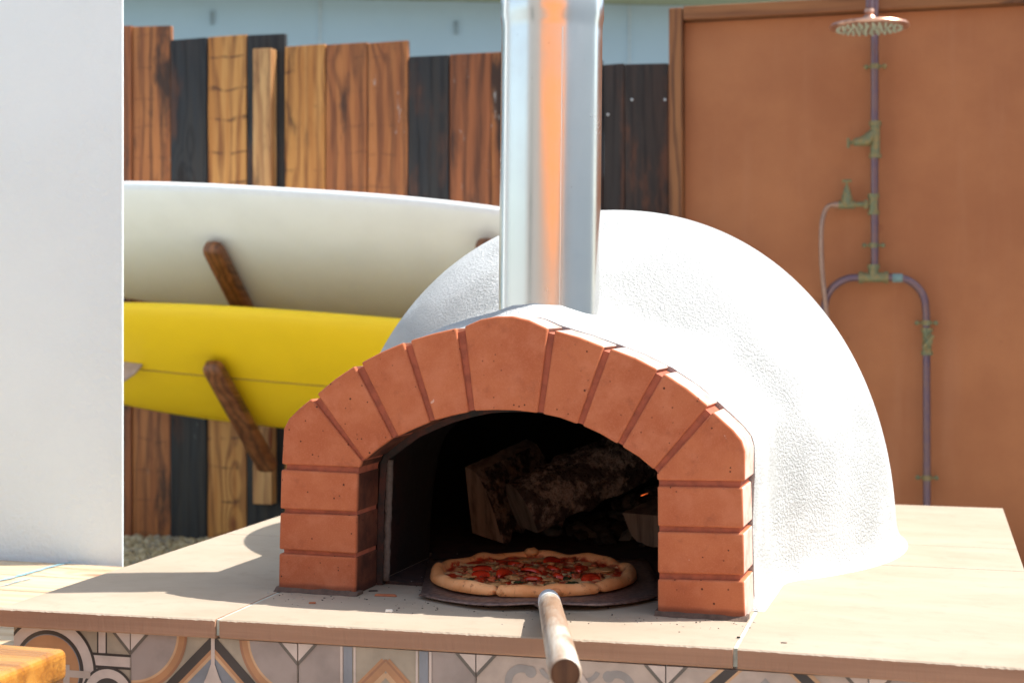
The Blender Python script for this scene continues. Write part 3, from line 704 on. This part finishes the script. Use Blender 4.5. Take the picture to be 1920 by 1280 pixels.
# recessed groove bed behind the brick faces (outline runs left foot -> top -> right foot; +d = outward)
bo=offset(outer,-.006); n=len(outer)
# matched strip: voussoir joint stations
jo=[(522,1110),(523,1033),(525,957),(528,875),(531.5,804),(588.5,742.7),(628,711),(670.5,682.7),(716,660),(762.5,640),(812,625),(863,613.5),(900,600),(945,593),(992,600),(1033.5,617.5),(1086,633),(1138.5,651.5),(1190,671),(1238.5,696),(1288,729),(1332,766),(1391,826),(1397,850),(1396,908),(1394,995),(1395,1083),(1397,1155)]
ji=[(665,1119),(667,1042),(668,962),(671.5,881.5),(676,870),(680.5,863.5),(709,841),(740.5,819.7),(775,804),(810,789.7),(846,779),(883.5,771.2),(900,769),(935,768.5),(965,769),(1012.5,775),(1050,784),(1087,796.5),(1125,813),(1161.5,834.5),(1198,857),(1228,884),(1229,886),(1231,890),(1232.5,905.5),(1233,991),(1233,1080),(1233,1143)]
a_=offset(pl(jo),-.007); b_=offset(pl(ji),.0018)
a_[0]=(a_[0][0],.001);a_[-1]=(a_[-1][0],.001);b_[0]=(b_[0][0],.001);b_[-1]=(b_[-1][0],.001)
m=MB(); n=len(a_)
vs=[(p[0],.006,p[1]) for p in a_]+[(p[0],.006,p[1]) for p in b_]+[(p[0],BD-.004,p[1]) for p in a_]+[(p[0],BD-.004,p[1]) for p in b_]
fs=[]
for i in range(n-1):
    fs+=[(i,i+1,n+i+1,n+i),(2*n+i,3*n+i,3*n+i+1,2*n+i+1),(i,2*n+i,2*n+i+1,i+1),(n+i,n+i+1,3*n+i+1,3*n+i)]
m.add(vs,fs); m.build('groove_bed',M['mortar'],oven)
# mortar smears at the pillar feet
for (px0,px1,lab) in ((518,672,0),(1228,1402,1)):
    u0=arch(px0,1115)[0]; u1=arch(px1,1150)[0]; m=MB(); N=30; vs=[]
    for i in range(N+1):
        t=i/N; u=u0+(u1-u0)*t; ww=.006+.006*noise.noise(Vector((u*40,0,1)))+.003
        hh=.007+.004*noise.noise(Vector((u*30,5,1)))
        vs+=[(u,-ww,.0005),(u,-.0005,hh),(u,.02,hh),(u,.02,.0005)]
    m.add(vs,[(4*i+k,4*i+(k+1)%4,4*i+4+(k+1)%4,4*i+4+k) for i in range(N) for k in range(4)]+[(0,1,2,3),(4*N+3,4*N+2,4*N+1,4*N)])
    m.build('mortar_foot',plain('dark_mortar',(.13,.085,.065),.9,.3,80,.5),oven)

def seg_sdf(P,x,z):
    P=np.array(P); x=x[:,None]; z=z[:,None]
    A=P; B=np.roll(P,-1,axis=0); dx=B[:,0]-A[:,0]; dz=B[:,1]-A[:,1]
    t=np.clip(((x-A[:,0])*dx+(z-A[:,1])*dz)/(dx*dx+dz*dz+1e-12),0,1)
    d=np.sqrt(((x-A[:,0]-t*dx)**2+(z-A[:,1]-t*dz)**2).min(axis=1))
    cond=((A[:,1]>z)!=(B[:,1]>z))&(x<(B[:,0]-A[:,0])*(z-A[:,1])/(B[:,1]-A[:,1]+1e-12)+A[:,0])
    ins=(cond.sum(axis=1)%2)==1
    return np.where(ins,-d,d)
def smin(a,b,k):
    h=np.clip(.5+.5*(b-a)/k,0,1); return b*(1-h)+a*h-k*h*(1-h)
def body(poly,off,v0,v1,rise,cu,cv,rad,hgt,ex,k,skirt,tophump=0.):
    Pm=[(p[0],p[1] if 0<i<len(poly)-1 else -.5) for i,p in enumerate(poly)]
    def f(X):
        u,v,z=X[:,0],X[:,1],X[:,2]
        zz=z/(1+rise*np.clip(v-v0,0,.085))
        d2=seg_sdf(Pm,u,zz)-off
        col=np.maximum(np.maximum(d2,v0-v),v-v1)
        rr=np.sqrt((u-cu)**2+(v-cv)**2)
        dm=((np.abs(rr/rad)**ex+np.abs(z/hgt)**ex)**(1/ex)-1)*min(rad,hgt)*.95
        g=smin(col,dm,k)
        return g-skirt*np.exp(-np.abs(z)/.016)
    return f
def star(f,c,naz,nel,tmax=1.6,warp=None):
    az=np.linspace(0,2*math.pi,naz,endpoint=False); el=np.linspace(0,math.pi/2,nel)
    if warp: el=(np.linspace(0,1,nel)**warp)*math.pi/2
    E_,A_=np.meshgrid(el,az,indexing='ij'); D=np.stack([np.cos(E_)*np.cos(A_),np.cos(E_)*np.sin(A_),np.sin(E_)],-1).reshape(-1,3)
    lo=np.zeros(len(D)); hi=np.full(len(D),tmax)
    for _ in range(20):
        mid=(lo+hi)/2; ins=f(c+D*mid[:,None])<0
        lo=np.where(ins,mid,lo); hi=np.where(ins,hi,mid)
    V=c+D*lo[:,None]
    F=[]
    for i in range(nel-1):
        b0,b1=i*naz,(i+1)*naz
        for j in range(naz): F.append((b0+j,b0+(j+1)%naz,b1+(j+1)%naz,b1+j))
    return V,F
outf=body(outer,.0005,BD+.004,.75,.60,-.002,.79,.590,.695,2.12,.028,.022)
V,F=star(outf,np.array([0.,.42,0.]),560,230)
inner_big=offset(inner,.03)
cen=V[np.array(F)].mean(axis=1)
ins=seg_sdf([(p[0],p[1] if 0<i<len(inner_big)-1 else -.5) for i,p in enumerate(inner_big)],cen[:,0],cen[:,2])<0
keep=~(ins&(cen[:,1]<BD+.006))
m=MB(); m.v=[tuple(v) for v in V.tolist()]; m.f=[f for f,k in zip(F,keep) if k]; m.m=[0]*len(m.f)
me=bpy.data.meshes.new('dome'); me.from_pydata(m.v,[],m.f); me.materials.append(M['stucco']); me.polygons.foreach_set('use_smooth',[True]*len(me.polygons)); me.update()
do=bpy.data.objects.new('dome',me); COL.objects.link(do); do.parent=oven
# inner lining
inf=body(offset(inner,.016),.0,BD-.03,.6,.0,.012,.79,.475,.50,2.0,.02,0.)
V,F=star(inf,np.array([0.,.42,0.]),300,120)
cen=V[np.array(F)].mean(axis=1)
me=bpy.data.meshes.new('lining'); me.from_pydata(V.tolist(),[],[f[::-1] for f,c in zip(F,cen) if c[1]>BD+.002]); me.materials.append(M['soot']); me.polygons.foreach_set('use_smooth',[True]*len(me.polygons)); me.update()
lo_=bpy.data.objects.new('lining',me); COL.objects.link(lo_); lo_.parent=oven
# hearth floor
hf=[(-.30,.10),(.30,.10)]+[(.012+.47*math.cos(a),.79+.47*math.sin(a)) for a in [R(-60+ (300*i/40)) for i in range(41)]]
hf=[(-.262,.112),(.262,.112),(.262,.36)]+[(.012+.46*math.cos(R(a)),.79+.46*math.sin(R(a))) for a in range(-50,231,7)]+[(-.262,.36)]
MB().prismz(hf,.0008,.006).build('hearth',M['floor_in'],oven)
# door seal strip just behind the brick
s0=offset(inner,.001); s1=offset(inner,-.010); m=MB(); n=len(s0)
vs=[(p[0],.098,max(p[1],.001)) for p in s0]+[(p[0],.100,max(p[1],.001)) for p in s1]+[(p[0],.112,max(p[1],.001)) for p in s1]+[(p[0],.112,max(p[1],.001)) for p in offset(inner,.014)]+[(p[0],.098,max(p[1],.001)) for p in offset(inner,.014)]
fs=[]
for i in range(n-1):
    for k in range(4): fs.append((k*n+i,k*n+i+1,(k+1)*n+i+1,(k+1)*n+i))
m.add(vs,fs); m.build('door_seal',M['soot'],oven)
m=MB(); L=[]; 
u,z=arch(672,1100)
pts=[]
for i in range(26):
    t=i/25; uu=s1[0][0]+(s1[2][0]-s1[0][0])*t+.004+.0015*noise.noise(Vector((t*12,1,2))); pts.append(Vector((uu,.106,.004+t*(s1[2][1]-.0)+.004)))
m.tube(pts,[.0065+.0015*noise.noise(Vector((i*.9,3,3))) for i in range(26)],8); m.build('fire_rope',M['rope'],oven,smooth=True)
# flue
fl=MB(); r=.0918
prof=[(r,.40),(r,.985),(r+.0003,1.0),(r+.0025,1.012),(r+.0025,1.045),(r+.001,1.055),(r+.001,1.80),(r+.004,1.803),(r+.004,1.83),(r-.006,1.83),(r-.006,1.2)]
fc=loc(at_d(1029.5,568,2.713))
fo=fl.lathe([(a,b-.497) for a,b in prof],(0,0,0),128).build('flue',M['steel'],oven,auto=35)
fo.location=(fc.x,fc.y,.497); fo.rotation_euler=(0,R(.62),0)
sm=MB(); a=R(-62); 
sm.tube([(r*math.cos(a)*1.004,r*math.sin(a)*1.004,-.09),(r*math.cos(a)*1.004,r*math.sin(a)*1.004,.485)],.0013,8)
so_=sm.build('seam',M['steel'],fo)
mc=MB(); mc.lathe([(.1035,.1),(.103,.103),(.095,.106),(.088,.106)],(0,0,0),64)

# ---------------------------------------------------------------- firewood
def log(name,label,prof,length,base,axis,flat=(),seed=1,grp='logs burning in the oven'):
    ax=Vector(axis).normalized(); side=ax.cross(Vector((0,0,1))).normalized(); up=side.cross(ax)
    e=empty(name,base,0,label,'log',grp); NS=26; n=len(prof); m=MB(); vs=[]
    for i in range(NS+1):
        t=length*i/NS
        for j,p in enumerate(prof):
            k=0 if j in flat else 1
            q=Vector((p[0],p[1])); nz=noise.noise(Vector((p[0]*30+seed,p[1]*30,t*22)))*.5+noise.noise(Vector((p[0]*90+seed,p[1]*90,t*60)))*.35
            q=q*(1+(.34 if k else .05)*nz*(1 if 0<i<NS else .5))
            vs.append(ax*t+side*q.x+up*q.y)
    fs=[(i*n+j,i*n+(j+1)%n,(i+1)*n+(j+1)%n,(i+1)*n+j) for i in range(NS) for j in range(n)]
    m.add(vs,fs); 
    for idx in range(len(m.f)):
        if (idx%n) in flat: m.m[idx]=1
    m.add([vs[j] for j in range(n)],[tuple(range(n-1,-1,-1))],1); m.add([vs[NS*n+j] for j in range(n)],[tuple(range(n))],1)
    m.build('wood_piece',[M['bark'],W['split']],e,auto=50); return e
circ=lambda r,a0,a1,k:[(r*math.cos(R(a0+(a1-a0)*i/k)),r*math.sin(R(a0+(a1-a0)*i/k))) for i in range(k+1)]
p2=circ(.068,-35,215,30)
b2=at_d(978,962,2.93)
log('firewood_log','large split log with rough bark lying behind the pizza',[(q[0],q[1]*.95) for q in p2],.42,b2,(.74,.50,.38),flat=(30,),seed=3)
b1=at_d(908,945,3.02)
log('firewood_log','narrow split log standing at the left end of the fire',[(-.036,-.063),(.036,-.078),(.022,-.02),(.005,.033),(-.014,.065),(-.039,.075)],.24,b1,(.28,.93,.16),flat=(0,4,5),seed=8)
b3=at_d(1222,985,2.86)
log('firewood_log','half round log end peeping out behind the right pillar',[(q[0],q[1]) for q in circ(.062,180,360,16)],.22,b3+Vector((0,0,.02)),(.25,.9,.08),flat=(16,),seed=13)
cb=MB(); r5=random.Random(5)
for i in range(230):
    a=r5.uniform(0,6.28); k=math.sqrt(r5.random()); u=.11+.27*k*math.cos(a); v=.80+.20*k*math.sin(a); r=r5.uniform(.008,.024)
    hz=.006+r*.5+.055*max(0,1-k*1.1)*r5.random(); q=OV+UX*u+VX*v; a2=r5.uniform(0,6.28); c2,s2=math.cos(a2),math.sin(a2)
    j=[r5.uniform(.6,1.3) for _ in ico]
    cb.add([(q.x+(c2*w_[0]*1.4-s2*w_[1])*r*j[n_],q.y+(s2*w_[0]*1.4+c2*w_[1])*r*j[n_],TOP+hz+w_[2]*r*.7*j[n_]) for n_,w_ in enumerate(ico)],icf,r5.choice((0,0,1)))
tag(cb.build('charcoal_bed',[plain('charcoal',(.05,.043,.04),.8,.3,60,.6),plain('ashy_charcoal',(.16,.15,.14),.95,.3,60,.6)]),'bed of grey charcoal and ash under the logs','charcoal',kind='stuff')
em=NT('glowing_ember'); em.out((.1,.02,.01),.8); em.b.inputs['Emission Color'].default_value=(1,.16,.03,1); em.b.inputs['Emission Strength'].default_value=.6
c=at_d(1217,926,3.1); e=empty('ember',c,0,'tiny glowing ember at the right side of the fire','ember')
k=MB()
k.tube([(-.028,0,-.010),(-.014,.0,-.003),(-.002,0,.002)],[.0005,.0015,.0006],8).build('ember_edge',em.mat,e,smooth=True)
k=MB(); k.tube([(-.08,.02,-.03),(-.02,.015,-.010),(.05,.01,.02)],[.012,.018,.01],8).build('charcoal',M['bark'],e,smooth=True)

# ---------------------------------------------------------------- peel
HD=Vector((.276,-.961,0)); PA=math.atan2(.276,.961)
po=Vector((-.600,2.332,TOP))
peel=empty('pizza_peel',po,PA,'dark steel pizza peel with a pale round handle pointing at the viewer','peel')
def outline():
    q=[(-.075,.012),(0,.006),(.075,.012)]
    return q
ol=[(-.205,.125),(-.208,.105),(-.165,.06),(-.12,.022),(-.09,.006),(-.06,.001),(-.03,.004),(0,.005),(.03,.004),(.06,.001),(.09,.004),(.14,.035),(.18,.075),(.208,.115),(.208,.42),(.2,.435),(-.2,.435),(-.207,.42)]
m=MB(); zf=lambda x,y: .010+.003*math.cos(x*16)-.002*math.cos(y*7)
n=len(ol); ce=(0,.23)
rings=[]; vs=[]
for s in (1,.9,.7,.4,.1):
    for p in ol:
        x=ce[0]+(p[0]-ce[0])*s; y=ce[1]+(p[1]-ce[1])*s; vs.append((x,y,zf(x,y)))
fs=[(i*n+j,i*n+(j+1)%n,(i+1)*n+(j+1)%n,(i+1)*n+j) for i in range(4) for j in range(n)]+[tuple(4*n+j for j in range(n))]
m.add(vs,fs); plate=m.build('blade',M['iron'],peel,smooth=True)
sl=plate.modifiers.new('thick','SOLIDIFY'); sl.thickness=.0022; sl.offset=1
# handle (built in peel frame)
ps=[at_d(1029,1128,2.395),at_d(1040,1160,2.22),at_d(1052,1203,1.98),at_d(1060,1262,1.73)]
hl=[]
for p in ps:
    q=p-po; hl.append(Vector((q.x*math.cos(-PA)-q.y*math.sin(-PA),q.x*math.sin(-PA)+q.y*math.cos(-PA),q.z)))
d0=(hl[3]-hl[0]).normalized(); h0=hl[0]; LL=(hl[3]-hl[0]).length
h0.z=max(h0.z,.022)
d0=(hl[3]-h0).normalized()
m=MB(); m.tube([h0-d0*.012,h0,h0+d0*.035,h0+d0*.05],[.0150,.0172,.0182,.0175],28).build('socket',M['weld'],peel,auto=50)
m=MB(); m.prismz([(h0.x-.024,h0.y+.012),(h0.x-.012,h0.y-.02),(h0.x+.012,h0.y-.02),(h0.x+.024,h0.y+.012)],.010,.016).build('weld_tab',M['iron'],peel,bevel=.002)
m=MB(); st=[(.05,.0168),(.07,.0180),(.3,.0188),(LL-.02,.0196),(LL-.008,.0196),(LL-.002,.0188),(LL,.0172)]
pts=[h0+d0*a for a,_ in st]
m.tube(pts,[b for _,b in st],32,caps=False).build('handle',W['handle'],peel,auto=50)
m=MB(); m.tube([h0+d0*(LL-.012),h0+d0*(LL-.0025)],[.0168,.0168],28).build('handle_end',W['endwood'],peel)

# ---------------------------------------------------------------- pizza
pc=Vector((-.676,2.548,TOP+.0135))
pz=empty('pizza',pc,0,'baked pizza with tomato and melted cheese on the peel in the oven mouth','pizza')
RP=.182; nt,nr=260,70; vs=[]
cut=[math.atan2(-.17,-.018), math.atan2(-.105,.145)]
def ph(x,y):
    r=math.hypot(x,y); t=math.atan2(y,x); ro=RP*(1+.03*noise.noise(Vector((math.cos(t)*1.3,math.sin(t)*1.3,2)))+.006*noise.noise(Vector((math.cos(t)*5,math.sin(t)*5,7))))
    w=.021+.007*noise.noise(Vector((math.cos(t)*3,math.sin(t)*3,5)))
    s=(r-(ro-w/2-.002))/(w/2+.002)
    base=.008+.0035*noise.noise(Vector((x*45,y*45,0)))+.002*noise.noise(Vector((x*120,y*120,0)))
    hc=.0175*(1+.4*noise.noise(Vector((math.cos(t)*4,math.sin(t)*4,1))))
    z=base
    if abs(s)<1: z=max(base if s<0 else 0,hc*math.sqrt(1-s*s)**.8)
    elif s>=1: z=0
    for c_,dp in zip(cut,(1,.45)):
        dd=abs((t-c_+math.pi)%(2*math.pi)-math.pi)*r
        if r>.115: z*=1-dp*.8*math.exp(-(dd/.0022)**2)
    return z,ro
for i in range(nr+1):
    for j in range(nt):
        t=2*math.pi*j/nt; _,ro=ph(math.cos(t)*.1,math.sin(t)*.1)
        f_=(i/nr)**.75; r=ro*f_
        for c_,dp in zip(cut,(1,.3)):
            dd=abs((t-c_+math.pi)%(2*math.pi)-math.pi)*r
            if i>nr*.8: r*=1-.04*dp*math.exp(-(dd/.0028)**2)
        x,y=r*math.cos(t),r*math.sin(t); z,_=ph(x,y)
        vs.append((x,y,max(z,.0006)))
fs=[(i*nt+j,(i+1)*nt+j,(i+1)*nt+(j+1)%nt,i*nt+(j+1)%nt) for i in range(nr) for j in range(nt)]
# underside lip
for j in range(nt):
    x,y,_=vs[nr*nt+j]; vs.append((x*.93,y*.93,.0))
fs+=[(nr*nt+j,(nr+1)*nt+j,(nr+1)*nt+(j+1)%nt,nr*nt+(j+1)%nt) for j in range(nt)]
m=MB(); m.add(vs,fs); m.build('pizza_base',M['pizza'],pz,smooth=True)
def zz(x,y): return ph(x,y)[0]
def half_slice(x,y,a,r=.019,tilt=.35):
    m=MB(); n=14; N2=[(r,.0),(r*1.02,.003),(r*.9,.0065),(r*.45,.008),(0,.0075)]; vs=[]
    for rr,h in N2:
        for k in range(n+1): q=math.pi*k/n; vs.append(Vector((rr*math.cos(q),rr*math.sin(q)*.9,h)))
    f=[(i*(n+1)+k,i*(n+1)+k+1,(i+1)*(n+1)+k+1,(i+1)*(n+1)+k) for i in range(4) for k in range(n)]
    f.append(tuple([i*(n+1) for i in range(5)]+[i*(n+1)+n for i in range(4,-1,-1)]))
    mt=Matrix.Rotation(a,3,'Z')@Matrix.Rotation(tilt,3,'X')
    m.add([mt@v+Vector((x,y,zz(x,y)+.0005)) for v in vs],f); m.build('tomato_slice',M['tomato'],pz,auto=60)
for q in ((.0,-.01,2.9,.021,.5),(-.035,-.055,1.2,.019,.6),(.115,-.045,.3,.017,.4),(.035,.03,2.2,.02,.4),(-.09,-.01,.5,.018,.2),(.085,.03,1.4,.018,.3),(-.045,.055,2.6,.018,.3),(.01,.10,.9,.018,.4),(.02,-.075,3.4,.017,.25),(.06,-.04,2.0,.016,.4),(-.075,-.07,.2,.016,.2)):
    half_slice(*q)
def blob(nm,mat,x,y,r,seed,fl=.6,rg=.5):
    m=MB(); n1,n2=8,14; vs=[]
    for i in range(n1+1):
        for j in range(n2):
            p=math.pi*i/n1; t=2*math.pi*j/n2; d=Vector((math.sin(p)*math.cos(t),math.sin(p)*math.sin(t),math.cos(p)))
            k=r*(1+rg*noise.noise(d*2.2+Vector((seed,0,0)))); vs.append((x+d.x*k,y+d.y*k,zz(x,y)+.001+d.z*k*fl))
    m.add(vs,[(i*n2+j,i*n2+(j+1)%n2,(i+1)*n2+(j+1)%n2,(i+1)*n2+j) for i in range(n1) for j in range(n2)]); m.build(nm,mat,pz,smooth=True)
r2=random.Random(21)
for i in range(40):
    a=r2.uniform(0,6.28); q=.135*math.sqrt(r2.random()); blob('chorizo_crumb',M['meat'],q*math.cos(a),q*math.sin(a),r2.uniform(.004,.009),i*3.1,.6,1.3)
for i in range(34):
    a=r2.uniform(0,6.28); q=.138*math.sqrt(r2.random()); blob('cheese_bubble',M['melt'],q*math.cos(a),q*math.sin(a),r2.uniform(.009,.019),i*1.7+50,.22,1.1)
for i in range(8):
    a=r2.uniform(0,6.28); q=.13*math.sqrt(r2.random()); blob('herb_leaf',M['herb'],q*math.cos(a),q*math.sin(a),r2.uniform(.006,.01),i*1.7+90,.3,1.2)
blob('crust_bubble',plain('crust_bubble',(.80,.38,.15),.6,.1),-.045,.160,.014,77,.55,.3)

# ---------------------------------------------------------------- crumbs on the counter
def crumb(px,py,l,w,h,mat,label,a=.1,nm='wood_chip',cat='crumb'):
    p=at_z(px,py,TOP); m=MB()
    vs=[(-l,-w,0),(l,-w*.7,0),(l*.9,w,0),(-l*.8,w*.8,0),(-l*.9,-w*.6,h),(l*.85,-w*.5,h*.8),(l*.7,w*.6,h*.9),(-l*.7,w*.5,h*.7)]
    m.add([(x*math.cos(a)-y*math.sin(a),x*math.sin(a)+y*math.cos(a),z+.0004) for x,y,z in vs],[(0,3,2,1),(4,5,6,7),(0,1,5,4),(1,2,6,5),(2,3,7,6),(3,0,4,7)])
    o=m.build(nm,mat,None,bevel=.0008); o.location=p; tag(o,label,cat); return o
crumb(586,1131,.006,.004,.003,M['chip'],'small terracotta crumb in front of the left pillar')
crumb(724,1117,.020,.006,.004,M['chip'],'reddish brown splinter just inside the oven mouth by the left pillar',.05,cat='splinter')
crumb(730,1147,.006,.005,.005,M['pebble'],'white crumb on the sunlit strip of stone before the oven',0,'crumb')
crumb(1470,1205,.005,.002,.0012,M['bark'],'tiny dark splinter on the right hand slab',0,cat='splinter')
crumb(1385,1196,.003,.002,.003,M['dark'],'dark speck in the joint between the front slabs',0,'crumb')
crumb(700,1108,.009,.003,.002,M['floor_in'],'charred sliver beside the left pillar foot',.4,cat='splinter')

ab=MB()
for i in range(420):
    if i<260: u=rnd.gauss(0,.13); v=rnd.uniform(.02,.45); zc=.006 if v>.112 else 0
    else: u=rnd.uniform(-.42,.42); v=-abs(rnd.gauss(0,.05))-.004; zc=0
    if abs(u)>.25 and v>0: continue
    r=rnd.uniform(.0007,.0022)*(1 if i<260 else .7); a=rnd.uniform(0,6.28); ca,sa=math.cos(a),math.sin(a)
    q=OV+UX*u+VX*v
    ab.add([(q.x+ca*w_[0]*r*1.5-sa*w_[1]*r,q.y+sa*w_[0]*r*1.5+ca*w_[1]*r,TOP+zc+r*.3+w_[2]*r*.6) for w_ in ico],icf,rnd.choice((0,0,1)))
tag(ab.build('ash',[M['dark'],plain('pale_ash',(.4,.35,.31),.9)]),'scattered ash and soot grains in and before the oven mouth','ash',kind='stuff')
# ---------------------------------------------------------------- unseen things added around the viewer for flue reflections and bounce light
hb=empty('house',(0,-6,0),0,'unseen beige house with dark windows, added for flue reflections and bounce light','house')  # out of view, added to give the steel bands and bounce fill
MB().box(-8,9,-3,0,0,5.2).build('wall',plain('beige_house_render',(.46,.43,.39),.9,.08,2),hb)
for x in (-5.6,6.2): MB().box(x-.6,x+.6,-.02,.012,.9,2.6).build('window',M['glass'],hb)
sl=MB(); c0=Vector((.90,-1.2,1.30)); ou=[(0,0),(.6,3.1),(1.05,3.5),(1.05,-3.5),(.6,-3.1)]
q_=[c0+Vector((w_*.975+.5*s_,-2.2*s_+w_*.22,1.9*s_)) for s_,w_ in ou]
vs=q_+[v-Vector((0,.006,.008)) for v in q_]; k_=len(ou)
sl.add(vs,[tuple(range(k_)),tuple(range(2*k_-1,k_-1,-1))]+[(i,(i+1)%k_,k_+(i+1)%k_,k_+i) for i in range(k_)])
tag(sl.build('reflection_sail',M['sail']),'unseen orange canvas sail, added and shaped to mirror as a stripe in the steel flue','shade sail')  # invented sail, outline widened to suit the orange stripe on the flue

gw=MB().box(7,7.4,-5,9,0,4.4); tag(gw.build('reflection_wall',plain('blue_grey_wall',(.72,.78,.80),.9,.08,2)),'unseen long blue grey wall, added at the right to tone the flue reflection','wall')  # added out of view so the flue's right side mirrors blue grey
# ---------------------------------------------------------------- light, world, camera
el,az=54.5,19.3
sd=Vector((math.cos(R(az))*math.cos(R(el)),math.sin(R(az))*math.cos(R(el)),math.sin(R(el))))
sun=bpy.data.lights.new('sun','SUN'); sun.energy=4.4; sun.angle=R(.53); sun.color=(1,.955,.88)
so2=bpy.data.objects.new('sun',sun); COL.objects.link(so2); so2.rotation_euler=sd.to_track_quat('Z','Y').to_euler()
wd=bpy.data.worlds.new('World'); scn.world=wd; wd.use_nodes=True
nt_=wd.node_tree; sk=nt_.nodes.new('ShaderNodeTexSky'); sk.sky_type='NISHITA'; sk.sun_disc=False; sk.sun_elevation=R(el); sk.sun_rotation=R(90-az); sk.dust_density=2.
hs_=nt_.nodes.new('ShaderNodeHueSaturation'); hs_.inputs['Saturation'].default_value=.72; nt_.links.new(sk.outputs[0],hs_.inputs['Color']); mx_=nt_.nodes.new('ShaderNodeMix'); mx_.data_type='RGBA'; mx_.blend_type='MULTIPLY'; mx_.inputs[0].default_value=1; mx_.inputs[7].default_value=(.95,1.0,.985,1); nt_.links.new(hs_.outputs[0],mx_.inputs[6]); nt_.links.new(mx_.outputs[2],nt_.nodes['Background'].inputs[0]); nt_.nodes['Background'].inputs[1].default_value=.15
cam=bpy.data.cameras.new('camera'); co=bpy.data.objects.new('camera',cam); COL.objects.link(co)
co.location=(0,0,EYE); co.rotation_euler=(R(90),0,R(15.66)); cam.sensor_width=36; cam.lens=52.5; cam.shift_y=-75/1920
cam.clip_end=1500; cam.clip_start=.05
cam.dof.use_dof=True; cam.dof.focus_distance=2.5; cam.dof.aperture_fstop=5.0
scn.camera=co
scn.view_settings.view_transform='Standard'; scn.view_settings.look='None'; scn.view_settings.exposure=.85
